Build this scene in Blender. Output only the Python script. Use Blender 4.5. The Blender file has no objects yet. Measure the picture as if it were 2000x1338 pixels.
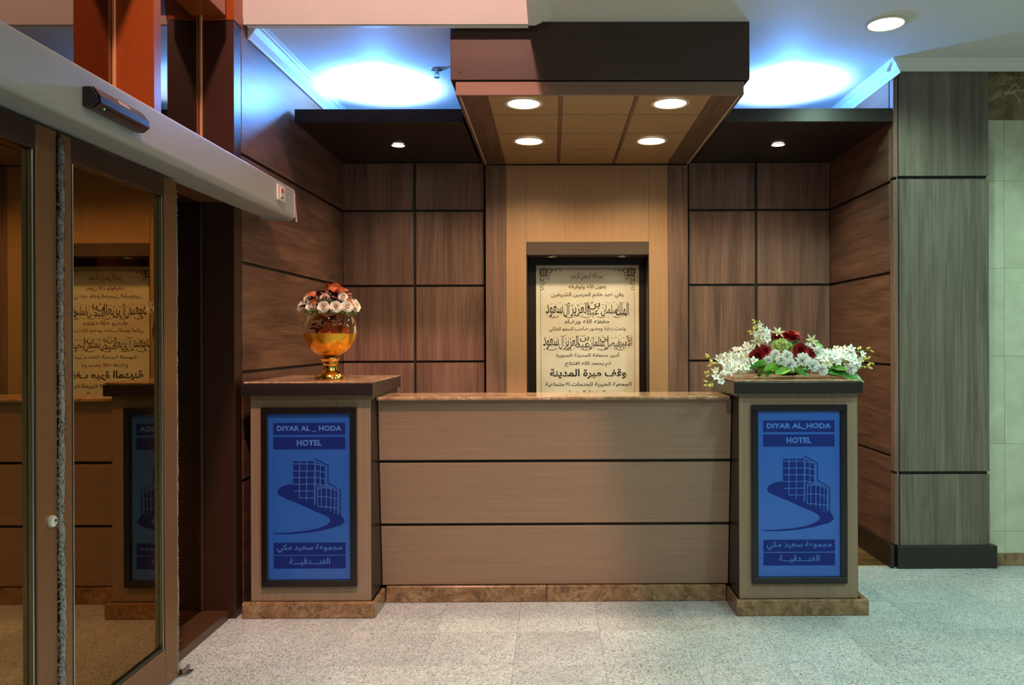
import bpy, bmesh, math, random
from mathutils import Vector, Matrix
random.seed(7)
PI = math.pi
C = bpy.context.scene.collection
S = bpy.context.scene

# ---------------------------------------------------------------- camera
F, CH, YAW, ROLL, PPX, PPY = 1525.0, 1.45, -0.0058, 0.0035, 1088.8, 662.5
cam_d = bpy.data.cameras.new('camera')
cam = bpy.data.objects.new('camera', cam_d); C.objects.link(cam)
cam_d.sensor_width = 36; cam_d.lens = F/2000*36
cam_d.shift_x = -(PPX-1000)/2000; cam_d.shift_y = (PPY-669)/2000
cam_d.clip_start = 0.02
cam.matrix_world = Matrix.Translation((0, 0, CH)) @ Matrix.Rotation(YAW, 4, 'Z') @ Matrix.Rotation(PI/2, 4, 'X') @ Matrix.Rotation(-ROLL, 4, 'Z')
S.camera = cam

# ---------------------------------------------------------------- view, world
S.view_settings.view_transform = 'Standard'; S.view_settings.look = 'None'
S.view_settings.gamma = 1; S.view_settings.use_curve_mapping = False
S.view_settings.exposure = 0.0
S.cycles.use_denoising = True
S.cycles.max_bounces = 10; S.cycles.sample_clamp_indirect = 6
W = bpy.data.worlds.new('world'); S.world = W; W.use_nodes = True
W.node_tree.nodes['Background'].inputs[0].default_value = (0.25, 0.3, 0.45, 1)
W.node_tree.nodes['Background'].inputs[1].default_value = 0.02

# ---------------------------------------------------------------- lights
def area(name, loc, size, power, col, rot=(0, 0, 0), spread=None, shape='DISK', size_y=None):
    l = bpy.data.lights.new(name, 'AREA'); l.shape = shape; l.size = size
    if size_y: l.size_y = size_y
    l.energy = power; l.color = col
    if spread: l.spread = spread
    o = bpy.data.objects.new(name, l); C.objects.link(o); o.location = loc; o.rotation_euler = rot
    return o
def spot(name, loc, power, col, angle, blend=0.5, radius=0.05, rot=(0, 0, 0)):
    l = bpy.data.lights.new(name, 'SPOT'); l.energy = power; l.color = col
    l.spot_size = math.radians(angle); l.spot_blend = blend; l.shadow_soft_size = radius
    o = bpy.data.objects.new(name, l); C.objects.link(o); o.location = loc; o.rotation_euler = rot
    return o
WARM = (1.0, 0.74, 0.42); HALO = (1.0, 0.80, 0.52); GREEN = (0.66, 1.0, 0.82); BLUE = (0.16, 0.42, 1.0); PINK = (1.0, 0.53, 0.41)
CAN_L = [(-0.16, 4.408), (0.667, 4.408), (-0.157, 5.243), (0.666, 5.243)]
SOF_L = [(-1.076, 5.46), (1.582, 5.46)]
UP_L = [(-1.17, 5.36), (1.60, 5.36)]
CEIL_C = [(0.62, 1.0, 0.80), (0.60, 1.0, 0.84), (0.60, 1.0, 0.84), (0.86, 1.0, 0.92), (0.62, 1.0, 0.84)]
CEIL_L = [(1.837, 4.284), (1.9, 2.4), (3.4, 3.4), (0.9, 0.9), (3.0, 0.6)]
for i, (x, y) in enumerate(CAN_L):
    spot('canopy_lamp', (x, y, 2.768), 62, WARM, 150, 0.6, 0.07)
for x, y in SOF_L:
    spot('shelf_lamp', (x, y, 2.803), 26, HALO, 125, 0.8, 0.03)
for x, y in UP_L:
    spot('cove_uplight', (x, y, 2.925), 135, (0.42, 0.66, 1.0), 132, 0.40, 0.05, (PI, 0, 0))
    gl = bpy.data.lights.new('cove_glow', 'POINT'); gl.energy = 52; gl.color = (0.09, 0.34, 1.0); gl.shadow_soft_size = 0.02
    go = bpy.data.objects.new('cove_glow', gl); C.objects.link(go); go.location = (x, y-0.16, 3.06)
for i, (x, y) in enumerate(CEIL_L):
    spot('ceiling_lamp', (x, y, 3.165), (105, 130, 165, 300, 110)[i], CEIL_C[i], 150, 0.6, 0.09)
spot('atrium_lamp', (-0.62, 1.1, 5.9), 1150, PINK, 64, 0.5, 0.15, (math.radians(47), 0, 0))
area('atrium_lamp', (-1.1, 2.6, 5.9), 0.4, 45, (1.0, 0.50, 0.38))

# ---------------------------------------------------------------- helpers
def at(px, py, Y):
    dx, dy = px-PPX, py-PPY
    cr, sr = math.cos(ROLL), math.sin(ROLL)
    u = (cr*dx-sr*dy)/F; v = (sr*dx+cr*dy)/F
    c, s = math.cos(YAW), math.sin(YAW)
    X, YY = u*c-s, u*s+c
    t = Y/YY
    return Vector((X*t, Y, CH-v*t))
def empty(name, loc, label=None, cat=None, group=None, kind=None, rotz=0):
    o = bpy.data.objects.new(name, None); C.objects.link(o); o.location = loc; o.rotation_euler = (0, 0, rotz)
    tag(o, label, cat, group, kind); return o
def tag(o, label=None, cat=None, group=None, kind=None):
    if label: o['label'] = label
    if cat: o['category'] = cat
    if group: o['group'] = group
    if kind: o['kind'] = kind
    return o
def wpos(o):
    v = Vector((0, 0, 0))
    while o is not None:
        v = v + o.location; o = o.parent
    return v
def link(name, me, parent=None, loc=(0, 0, 0), mats=None):
    o = bpy.data.objects.new(name, me); C.objects.link(o)
    if parent is not None: o.parent = parent
    o.location = loc
    if mats:
        for m in (mats if isinstance(mats, (list, tuple)) else [mats]): me.materials.append(m)
    return o
def bm_box(bm, a, b, mi=0):
    (x0, y0, z0), (x1, y1, z1) = a, b
    vs = [bm.verts.new(p) for p in ((x0, y0, z0), (x1, y0, z0), (x1, y1, z0), (x0, y1, z0), (x0, y0, z1), (x1, y0, z1), (x1, y1, z1), (x0, y1, z1))]
    fs = []
    for f in ((0, 3, 2, 1), (4, 5, 6, 7), (0, 1, 5, 4), (1, 2, 6, 5), (2, 3, 7, 6), (3, 0, 4, 7)):
        q = bm.faces.new([vs[i] for i in f]); q.material_index = mi; fs.append(q)
    return vs
def fin(name, bm, parent, origin, mats, smooth=False, world=True, angle=None):
    """mesh given in world coordinates (or parent-local when the parent is rotated) -> object with its origin at `origin`"""
    o3 = Vector(origin)
    for v in bm.verts: v.co -= o3
    bmesh.ops.recalc_face_normals(bm, faces=bm.faces)
    me = bpy.data.meshes.new(name); bm.to_mesh(me); bm.free()
    if smooth:
        for p in me.polygons: p.use_smooth = True
        if angle is not None:
            try: me.set_sharp_from_angle(angle=angle)
            except Exception: pass
    loc = o3 - (wpos(parent) if (parent is not None and world) else Vector((0, 0, 0)))
    return link(name, me, parent, loc, mats)
def box(name, x0, x1, y0, y1, z0, z1, mat, parent=None, bev=0.0015, world=True):
    bm = bmesh.new(); bm_box(bm, (x0, y0, z0), (x1, y1, z1))
    if bev: bmesh.ops.bevel(bm, geom=list(bm.edges), offset=min(bev, 0.3*min(x1-x0, y1-y0, z1-z0)), segments=1, affect='EDGES')
    return fin(name, bm, parent, ((x0+x1)/2, (y0+y1)/2, (z0+z1)/2), mat, world=world)
def prism(name, pts, plane, a, b, mat, parent=None, smooth=False):
    """extrude a closed outline. plane 'xz' along y, 'yz' along x, 'xy' along z from a to b"""
    bm = bmesh.new()
    def mk(p, t):
        return {'xz': (p[0], t, p[1]), 'yz': (t, p[0], p[1]), 'xy': (p[0], p[1], t)}[plane]
    A = [bm.verts.new(mk(p, a)) for p in pts]; B = [bm.verts.new(mk(p, b)) for p in pts]
    n = len(pts)
    bm.faces.new(A); bm.faces.new(B[::-1])
    for i in range(n): bm.faces.new((A[i], B[i], B[(i+1) % n], A[(i+1) % n]))
    c = sum((v.co for v in bm.verts), Vector())/len(bm.verts)
    return fin(name, bm, parent, c, mat, smooth, angle=0.6)
def bm_lathe(bm, prof, seg=32, M=Matrix.Identity(4), mi=0, smooth=True):
    rings = []
    for r, z in prof:
        if r < 1e-5: rings.append([bm.verts.new(M @ Vector((0, 0, z)))])
        else: rings.append([bm.verts.new(M @ Vector((r*math.cos(2*PI*k/seg), r*math.sin(2*PI*k/seg), z))) for k in range(seg)])
    for A, B in zip(rings, rings[1:]):
        for k in range(seg):
            k2 = (k+1) % seg
            if len(A) == 1 and len(B) == 1: continue
            if len(A) == 1: f = bm.faces.new((A[0], B[k2], B[k]))
            elif len(B) == 1: f = bm.faces.new((A[k], A[k2], B[0]))
            else: f = bm.faces.new((A[k], A[k2], B[k2], B[k]))
            f.material_index = mi; f.smooth = smooth
def lathe(name, prof, loc, mat, parent=None, seg=32, rot=None, angle=0.7):
    bm = bmesh.new(); M = Matrix.Translation(loc)
    if rot is not None: M = M @ rot
    bm_lathe(bm, prof, seg, M)
    return fin(name, bm, parent, loc, mat, True, angle=angle)
def bm_tube(bm, pts, rad, seg=6, mi=0):
    pts = [Vector(p) for p in pts]; rings = []
    n = len(pts)
    for i, p in enumerate(pts):
        d = (pts[min(i+1, n-1)]-pts[max(i-1, 0)]).normalized()
        a = d.orthogonal().normalized() if i == 0 else (a - d*a.dot(d)).normalized()
        b = d.cross(a)
        r = rad[i] if isinstance(rad, (list, tuple)) else rad
        rings.append([bm.verts.new(p + a*r*math.cos(2*PI*k/seg) + b*r*math.sin(2*PI*k/seg)) for k in range(seg)])
    for A, B in zip(rings, rings[1:]):
        for k in range(seg):
            f = bm.faces.new((A[k], A[(k+1) % seg], B[(k+1) % seg], B[k])); f.material_index = mi; f.smooth = True
    for R in (rings[0], rings[-1]):
        f = bm.faces.new(R); f.material_index = mi

# ---------------------------------------------------------------- materials
def nt(name):
    m = bpy.data.materials.new(name); m.use_nodes = True
    t = m.node_tree; return m, t, t.nodes['Principled BSDF']
def N(t, kind, **kw):
    n = t.nodes.new(kind)
    for k, v in kw.items(): setattr(n, k, v)
    return n
def plain(name, col, rough=0.5, metal=0.0, coat=0.0, spec=None, var=0.0, bump=0.0, bscale=200):
    m, t, b = nt(name)
    b.inputs['Base Color'].default_value = (*col, 1); b.inputs['Roughness'].default_value = rough
    b.inputs['Metallic'].default_value = metal; b.inputs['Coat Weight'].default_value = coat
    if spec is not None: b.inputs['Specular IOR Level'].default_value = spec
    if var or bump:
        tc = N(t, 'ShaderNodeTexCoord'); no = N(t, 'ShaderNodeTexNoise'); no.inputs['Scale'].default_value = bscale
        no.inputs['Detail'].default_value = 4
        t.links.new(tc.outputs['Object'], no.inputs['Vector'])
        if var:
            r = N(t, 'ShaderNodeValToRGB')
            r.color_ramp.elements[0].color = (*[c*(1-var) for c in col], 1); r.color_ramp.elements[1].color = (*[min(1, c*(1+var)) for c in col], 1)
            r.color_ramp.elements[0].position = 0.3; r.color_ramp.elements[1].position = 0.7
            t.links.new(no.outputs['Fac'], r.inputs[0]); t.links.new(r.outputs[0], b.inputs['Base Color'])
        if bump:
            bu = N(t, 'ShaderNodeBump'); bu.inputs['Strength'].default_value = bump; bu.inputs['Distance'].default_value = 0.002
            t.links.new(no.outputs['Fac'], bu.inputs['Height']); t.links.new(bu.outputs[0], b.inputs['Normal'])
    return m
def coords(t, scale, rnd=8.0):
    tc = N(t, 'ShaderNodeTexCoord'); oi = N(t, 'ShaderNodeObjectInfo')
    mu = N(t, 'ShaderNodeMath', operation='MULTIPLY'); mu.inputs[1].default_value = rnd
    ad = N(t, 'ShaderNodeVectorMath', operation='ADD')
    t.links.new(oi.outputs['Random'], mu.inputs[0]); t.links.new(tc.outputs['Object'], ad.inputs[0]); t.links.new(mu.outputs[0], ad.inputs[1])
    mp = N(t, 'ShaderNodeMapping'); mp.inputs['Scale'].default_value = scale
    t.links.new(ad.outputs[0], mp.inputs['Vector'])
    return mp
def wood(name, dark, light, axis='z', across=9.0, along=0.9, fig=1.0, rough=0.42, contrast=(0.3, 0.72), fine=0.35):
    """veneer: a warped large figure plus fine pores, both stretched along `axis`"""
    m, t, b = nt(name)
    sc = {'x': (along, across, across), 'y': (across, along, across), 'z': (across, across, along)}[axis]
    mp = coords(t, sc)
    wv = N(t, 'ShaderNodeTexNoise'); wv.inputs['Scale'].default_value = 1.1; wv.inputs['Detail'].default_value = 9
    wv.inputs['Roughness'].default_value = 0.66; wv.inputs['Distortion'].default_value = 0.9*fig
    t.links.new(mp.outputs[0], wv.inputs['Vector'])
    f2 = N(t, 'ShaderNodeMapping'); f2.inputs['Scale'].default_value = tuple(9.0 if s > 2 else 2.2 for s in sc)
    t.links.new(mp.outputs[0], f2.inputs['Vector'])
    no = N(t, 'ShaderNodeTexNoise'); no.inputs['Scale'].default_value = 1.6; no.inputs['Detail'].default_value = 3
    t.links.new(f2.outputs[0], no.inputs['Vector'])
    mx = N(t, 'ShaderNodeMix', data_type='FLOAT'); mx.inputs[0].default_value = fine
    t.links.new(wv.outputs['Fac'], mx.inputs[2]); t.links.new(no.outputs['Fac'], mx.inputs[3])
    r = N(t, 'ShaderNodeValToRGB')
    r.color_ramp.elements[0].position = contrast[0]; r.color_ramp.elements[0].color = (*dark, 1)
    r.color_ramp.elements[1].position = contrast[1]; r.color_ramp.elements[1].color = (*light, 1)
    t.links.new(mx.outputs[0], r.inputs[0]); t.links.new(r.outputs[0], b.inputs['Base Color'])
    b.inputs['Roughness'].default_value = rough
    bu = N(t, 'ShaderNodeBump'); bu.inputs['Strength'].default_value = 0.08; bu.inputs['Distance'].default_value = 0.001
    t.links.new(no.outputs['Fac'], bu.inputs['Height']); t.links.new(bu.outputs[0], b.inputs['Normal'])
    return m
def marble(name, dark, mid, vein, scale=9.0, vw=0.05, rough=0.16, veinmix=0.8):
    m, t, b = nt(name)
    mp = coords(t, (1, 1, 1), 20)
    no = N(t, 'ShaderNodeTexNoise'); no.inputs['Scale'].default_value = scale; no.inputs['Detail'].default_value = 7; no.inputs['Roughness'].default_value = 0.6
    no.inputs['Distortion'].default_value = 0.6
    t.links.new(mp.outputs[0], no.inputs['Vector'])
    r = N(t, 'ShaderNodeValToRGB'); r.color_ramp.elements[0].position = 0.33; r.color_ramp.elements[1].position = 0.68
    r.color_ramp.elements[0].color = (*dark, 1); r.color_ramp.elements[1].color = (*mid, 1)
    t.links.new(no.outputs['Fac'], r.inputs[0])
    mix = N(t, 'ShaderNodeMix', data_type='VECTOR'); mix.inputs[0].default_value = 0.16
    t.links.new(mp.outputs[0], mix.inputs[4]); t.links.new(no.outputs['Color'], mix.inputs[5])
    vo = N(t, 'ShaderNodeTexVoronoi', feature='DISTANCE_TO_EDGE'); vo.inputs['Scale'].default_value = scale*1.3
    t.links.new(mix.outputs[1], vo.inputs['Vector'])
    vr = N(t, 'ShaderNodeValToRGB'); vr.color_ramp.elements[0].position = 0.0; vr.color_ramp.elements[1].position = vw
    vr.color_ramp.elements[0].color = (veinmix,)*3+(1,); vr.color_ramp.elements[1].color = (0, 0, 0, 1)
    t.links.new(vo.outputs['Distance'], vr.inputs[0])
    gate = N(t, 'ShaderNodeMath', operation='MULTIPLY'); t.links.new(vr.outputs[0], gate.inputs[0])
    g2 = N(t, 'ShaderNodeTexNoise'); g2.inputs['Scale'].default_value = scale*0.6; t.links.new(mp.outputs[0], g2.inputs['Vector'])
    gr = N(t, 'ShaderNodeValToRGB'); gr.color_ramp.elements[0].position = 0.42; gr.color_ramp.elements[1].position = 0.62
    t.links.new(g2.outputs['Fac'], gr.inputs[0]); t.links.new(gr.outputs[0], gate.inputs[1])
    cm = N(t, 'ShaderNodeMix', data_type='RGBA'); cm.inputs[7].default_value = (*vein, 1)
    t.links.new(gate.outputs[0], cm.inputs[0]); t.links.new(r.outputs[0], cm.inputs[6])
    t.links.new(cm.outputs[2], b.inputs['Base Color']); b.inputs['Roughness'].default_value = rough
    return m
def granite(name):
    m, t, b = nt(name)
    mp = coords(t, (1, 1, 1), 20)
    def layer(scale, dist, lo, hi):
        n = N(t, 'ShaderNodeTexNoise'); n.inputs['Scale'].default_value = scale; n.inputs['Detail'].default_value = 2
        n.inputs['Distortion'].default_value = dist; t.links.new(mp.outputs[0], n.inputs['Vector'])
        r = N(t, 'ShaderNodeValToRGB'); r.color_ramp.elements[0].position = lo; r.color_ramp.elements[1].position = hi
        t.links.new(n.outputs['Fac'], r.inputs[0]); return r
    big = layer(2.2, 0.5, 0.3, 0.7); grit = layer(80, 2.6, 0.41, 0.50); fl = layer(150, 1.0, 0.34, 0.40)
    c1 = N(t, 'ShaderNodeMix', data_type='RGBA'); c1.inputs[6].default_value = (0.55, 0.59, 0.60, 1); c1.inputs[7].default_value = (0.69, 0.735, 0.745, 1)
    t.links.new(big.outputs[0], c1.inputs[0])
    c2 = N(t, 'ShaderNodeMix', data_type='RGBA', blend_type='MULTIPLY'); c2.inputs[0].default_value = 0.72
    t.links.new(c1.outputs[2], c2.inputs[6]); t.links.new(grit.outputs[0], c2.inputs[7])
    c3 = N(t, 'ShaderNodeMix', data_type='RGBA', blend_type='MULTIPLY'); c3.inputs[0].default_value = 0.75
    t.links.new(c2.outputs[2], c3.inputs[6]); t.links.new(fl.outputs[0], c3.inputs[7])
    oi = N(t, 'ShaderNodeObjectInfo'); mr = N(t, 'ShaderNodeMapRange'); mr.inputs['To Min'].default_value = 0.95; mr.inputs['To Max'].default_value = 1.03
    t.links.new(oi.outputs['Random'], mr.inputs['Value']); hv = N(t, 'ShaderNodeHueSaturation')
    t.links.new(mr.outputs[0], hv.inputs['Value']); t.links.new(c3.outputs[2], hv.inputs['Color'])
    t.links.new(hv.outputs[0], b.inputs['Base Color']); b.inputs['Roughness'].default_value = 0.30
    return m
def emit(name, col, strength):
    m, t, b = nt(name); b.inputs['Base Color'].default_value = (0.8, 0.8, 0.8, 1)
    b.inputs['Emission Color'].default_value = (*col, 1); b.inputs['Emission Strength'].default_value = strength
    return m
def bronze_glass(name, tint, fac):
    m = bpy.data.materials.new(name); m.use_nodes = True; t = m.node_tree; t.nodes.clear()
    out = N(t, 'ShaderNodeOutputMaterial'); tr = N(t, 'ShaderNodeBsdfTransparent'); gl = N(t, 'ShaderNodeBsdfGlossy'); mx = N(t, 'ShaderNodeMixShader')
    tr.inputs[0].default_value = (0.35, 0.27, 0.18, 1); gl.inputs['Color'].default_value = (*tint, 1); gl.inputs['Roughness'].default_value = 0.0
    mx.inputs[0].default_value = fac
    t.links.new(tr.outputs[0], mx.inputs[1]); t.links.new(gl.outputs[0], mx.inputs[2]); t.links.new(mx.outputs[0], out.inputs[0])
    return m

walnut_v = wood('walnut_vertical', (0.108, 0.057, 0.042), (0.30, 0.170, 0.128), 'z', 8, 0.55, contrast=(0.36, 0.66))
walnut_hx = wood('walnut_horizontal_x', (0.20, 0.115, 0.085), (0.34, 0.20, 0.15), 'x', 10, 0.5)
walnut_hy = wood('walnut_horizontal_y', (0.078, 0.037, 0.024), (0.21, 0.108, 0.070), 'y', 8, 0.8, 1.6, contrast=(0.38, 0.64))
green_lit_walnut = wood('green_lit_walnut_vertical', (0.085, 0.068, 0.052), (0.235, 0.190, 0.150), 'z', 8, 0.55, contrast=(0.36, 0.66))  # same walnut as the alcove, with the green lamplight tint put into its colour
oak_v = wood('oak_vertical', (0.38, 0.212, 0.105), (0.50, 0.29, 0.155), 'z', 60, 1.2, 0.3, 0.5, (0.35, 0.65), 0.6)
oak_h = wood('oak_horizontal', (0.24, 0.145, 0.095), (0.34, 0.215, 0.145), 'x', 60, 1.2, 0.3, 0.5, (0.35, 0.65), 0.6)
soffit_oak = wood('soffit_oak', (0.36, 0.225, 0.11), (0.46, 0.29, 0.15), 'x', 60, 1.2, 0.3, 0.5, (0.35, 0.65), 0.6)
oakp_v = wood('oak_pedestal', (0.22, 0.145, 0.095), (0.33, 0.225, 0.15), 'z', 60, 1.2, 0.3, 0.5, (0.35, 0.65), 0.6)
wenge = wood('wenge', (0.012, 0.008, 0.007), (0.028, 0.018, 0.015), 'x', 14, 0.6, 0.8, 0.34)
wenge_v = wood('wenge_vertical', (0.014, 0.008, 0.006), (0.028, 0.016, 0.012), 'z', 14, 0.6, 0.8, 0.34)
fascia_m = wood('fascia_veneer', (0.048, 0.025, 0.021), (0.072, 0.038, 0.032), 'x', 16, 0.5, 0.6, 0.4)
groove_m = plain('groove_black', (0.012, 0.009, 0.009), 0.6)
ceil_m = plain('ceiling_paint', (0.72, 0.72, 0.70), 0.7, bump=0.05, bscale=300)
trim_m = plain('cornice_paint', (0.80, 0.80, 0.77), 0.5)
pinkwall_m = plain('atrium_wall_paint', (0.42, 0.45, 0.46), 0.6, var=0.03, bscale=4)
plainwall_m = plain('wall_paint', (0.6, 0.58, 0.52), 0.7)
granite_m = granite('granite_tile')
grout_m = plain('grout', (0.50, 0.50, 0.45), 0.7)
emperador = marble('brown_marble', (0.12, 0.062, 0.026), (0.34, 0.195, 0.095), (0.60, 0.42, 0.25), 16, 0.10, 0.2, 0.45)
emp_top = marble('brown_marble_top', (0.24, 0.13, 0.07), (0.50, 0.32, 0.19), (0.80, 0.66, 0.50), 14, 0.08, 0.12)
emp_band = marble('dark_marble_band', (0.055, 0.035, 0.015), (0.27, 0.19, 0.09), (0.55, 0.45, 0.27), 8, 0.05, 0.2)
cream = marble('cream_marble', (0.46, 0.46, 0.33), (0.60, 0.60, 0.46), (0.30, 0.25, 0.14), 4.5, 0.010, 0.15, 0.40)
floor_brown = marble('alcove_floor_marble', (0.12, 0.065, 0.026), (0.22, 0.12, 0.05), (0.4, 0.25, 0.1), 3, 0.02, 0.2)
bronze_m = plain('bronze_painted_metal', (0.18, 0.080, 0.030), 0.38, 0.25, var=0.06, bscale=60)
bronze_red = plain('red_brown_painted_metal', (0.27, 0.060, 0.012), 0.28, 0.1, var=0.05, bscale=40)
darkmetal = plain('dark_brown_metal', (0.035, 0.014, 0.009), 0.35, 0.3)
chrome = plain('steel', (0.6, 0.6, 0.6), 0.25, 1.0)
rubber = plain('gasket', (0.015, 0.02, 0.018), 0.5)
op_m = plain('operator_paint', (0.43, 0.435, 0.41), 0.42, bump=0.12, bscale=500)
black_pl = plain('black_plastic', (0.016, 0.013, 0.02), 0.3)
white_pl = plain('white_plastic', (0.75, 0.72, 0.68), 0.4)
red_pl = plain('red_plastic', (0.7, 0.06, 0.05), 0.4)
brush_m = plain('grey_pile', (0.25, 0.22, 0.20), 0.9, var=0.3, bscale=120)
glass_m = bronze_glass('bronze_glass', (0.92, 0.60, 0.26), 0.27)
glass_up = bronze_glass('upper_bronze_glass', (0.85, 0.72, 0.6), 0.34)
lamp_warm = emit('lamp_warm', (1.0, 0.90, 0.70), 9)
lamp_halo = emit('lamp_halogen', (1.0, 0.92, 0.78), 20)
lamp_cool = emit('lamp_cool', (0.85, 1.0, 0.97), 7)
lamp_blue = emit('lamp_blue', (0.35, 0.6, 1.0), 6)
lamp_pink = emit('lamp_pink', (1.0, 0.55, 0.4), 4)
puck_m = plain('puck_lens', (0.5, 0.48, 0.4), 0.4)

# ---------------------------------------------------------------- setting: floor
floor = empty('floor', (0, 0, 0), 'pale speckled granite tile floor in front of the counter', 'floor', kind='structure')
TS = 0.405
box('base_slab', -4.0, 5.2, -3.0, 6.5, -0.12, -0.012, grout_m, floor, 0)
xs0, ys0 = 0.2245-TS*12, 4.690-TS*19
tile_me = {}
def tile_mesh(w, d, name, mat, g=0.0010, h=0.012):
    k = (round(w, 4), round(d, 4), name)
    if k not in tile_me:
        bm = bmesh.new(); bm_box(bm, (-w/2+g/2, -d/2+g/2, -h), (w/2-g/2, d/2-g/2, 0))
        top = [e for e in bm.edges if all(v.co.z > -1e-6 for v in e.verts)]
        bmesh.ops.bevel(bm, geom=top, offset=0.0006, segments=1, affect='EDGES')
        bmesh.ops.recalc_face_normals(bm, faces=bm.faces)
        me = bpy.data.meshes.new(name); bm.to_mesh(me); bm.free(); me.materials.append(mat); tile_me[k] = me
    return tile_me[k]
YE = 4.95
for i in range(-12, 24):
    x0 = 0.2245+(i-12)*TS; 
    for j in range(40):
        y1 = 4.690+TS - (j)*TS; y0 = y1-TS
        if y1 > YE: y1 = YE
        if x0 < -1.9 or x0 > 4.6 or y0 < -1.4: continue
        o = link('tile', tile_mesh(TS, y1-y0, 'tile', granite_m), floor, (x0+TS/2, (y0+y1)/2, 0))
# the coarse remainder that the picture never shows
box('screed', -4.0, -1.93, -3.0, 6.5, -0.012, -0.001, grout_m, floor, 0)
box('threshold_strip', -1.64, 2.15, YE+0.001, YE+0.012, -0.012, 0.0, plain('pale_joint', (0.6, 0.58, 0.42), 0.4), floor, 0)
for i in range(7):
    for j in range(3):
        w = 0.54; x0 = -1.64+i*w; y0 = YE+0.014+j*0.36
        link('alcove_tile', tile_mesh(w, 0.36, 'alcove_tile', floor_brown), floor, (x0+w/2, y0+0.18, 0))

# ---------------------------------------------------------------- setting: ceiling with the atrium opening
CZ = 3.18
ceiling = empty('ceiling', (0, 0, CZ), 'white painted ceiling lit blue by the cove', 'ceiling', kind='structure')
AX0, AX1, AY0, AY1 = -2.6, -0.127, -1.2, 4.20
box('ceiling_board', AX1, 5.2, -3.0, AY1, CZ, CZ+0.1, ceil_m, ceiling, 0)
box('ceiling_board', -2.6, 5.2, AY1+0.001, 6.5, CZ, CZ+0.1, ceil_m, ceiling, 0)
box('ceiling_board', -2.6, AX1-0.001, -3.0, AY0, CZ, CZ+0.1, ceil_m, ceiling, 0)
# moulded casing round the opening: profile in (distance from opening, z)
prof = [(0, 3.137), (0.040, 3.137), (0.048, 3.143), (0.056, 3.145), (0.070, 3.152), (0.076, 3.162), (0.112, 3.165), (0.118, 3.170), (0.126, CZ-0.0005), (0, CZ-0.0005)]
cas = prism('casing', [(AX1+d, z) for d, z in prof], 'xz', AY0, AY1, trim_m, None)
cas.name = 'trim_1'; tag(cas, 'moulded white trim along the edge of the high ceiling opening', 'moulding', kind='structure')
cas2 = box('trim_2', -1.64, AX1-0.001, AY1, AY1+0.035, 3.137, 3.1795, trim_m, None, 0)
tag(cas2, 'thin white ceiling lip below the pink lit wall', 'moulding', kind='structure')
# atrium shaft
pw = box('wall_atrium', -1.652, AX1-0.001, AY1-0.012, AY1-0.0005, 3.1405, 6.2, pinkwall_m, None, 0)
pw.location.y += 0
tag(pw, 'pink lit wall above the ceiling opening beside the door', 'wall', kind='structure')
sh = empty('wall_shaft', (0, 0, CZ), 'upper walls round the high opening', 'wall', kind='structure')
box('shaft_side', AX1+0.002, AX1+0.09, AY0, AY1-0.014, CZ+0.102, 6.2, pinkwall_m, sh, 0)
box('shaft_side', -2.6, AX1, AY0-0.09, AY0-0.002, CZ+0.102, 6.2, pinkwall_m, sh, 0)
box('shaft_top', -2.6, AX1+0.09, AY0-0.09, AY1+0.09, 6.21, 6.3, pinkwall_m, sh, 0)

# ---------------------------------------------------------------- setting: left alcove wall (slightly splayed)
WL0, WL1 = Vector((-1.655, 4.172)), Vector((-1.616, 6.026))
ang = math.atan2(-(WL1.x-WL0.x), WL1.y-WL0.y)
wl = empty('wall_left', (WL0.x, WL0.y, 0), 'walnut panelled left wall of the reception alcove', 'wall', kind='structure', rotz=ang)
LEN = (WL1-WL0).length
box('backing', -0.12, -0.022, 0, LEN, 0, CZ, plainwall_m, wl, 0, world=False)
box('groove_backing', -0.022, -0.012, 0, LEN, 0, CZ-0.002, groove_m, wl, 0, world=False)
ZG = [0.0, 0.70, 1.2788, 1.864, 2.443, CZ-0.004]
for a, b in zip(ZG, ZG[1:]):
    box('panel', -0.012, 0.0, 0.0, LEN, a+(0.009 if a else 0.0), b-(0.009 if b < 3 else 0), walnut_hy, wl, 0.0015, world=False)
# back wall
wb = empty('wall_back', (0.26, 6.026, 0), 'walnut panelled back wall of the reception alcove', 'wall', kind='structure')
box('backing', -1.78, 2.3, 6.36, 6.46, 0, CZ, plainwall_m, wb, 0)
for (xa, xg, xb) in ((-1.614, -1.063, -0.53), (1.053, 1.573, 2.143)):
    box('groove_backing', xa, xb, 6.040, 6.056, 0.001, 2.89, groove_m, wb, 0)
    ZB = [0.14, 0.70, 1.2788, 1.864, 2.443, 2.809]
    for a, b in zip(ZB, ZB[1:]):
        for (p, q) in ((xa, xg-0.010), (xg+0.010, xb)):
            box('panel', p, q, 6.026, 6.040, a+0.009, b-(0.009 if b < 2.8 else 0), walnut_v, wb)
    box('skirting', xa, xb, 6.012, 6.026, 0.001, 0.14, wenge, wb)
    box('upper_panel', xa, xb, 6.026, 6.040, 2.896, CZ-0.002, plainwall_m, wb, 0)
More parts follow.
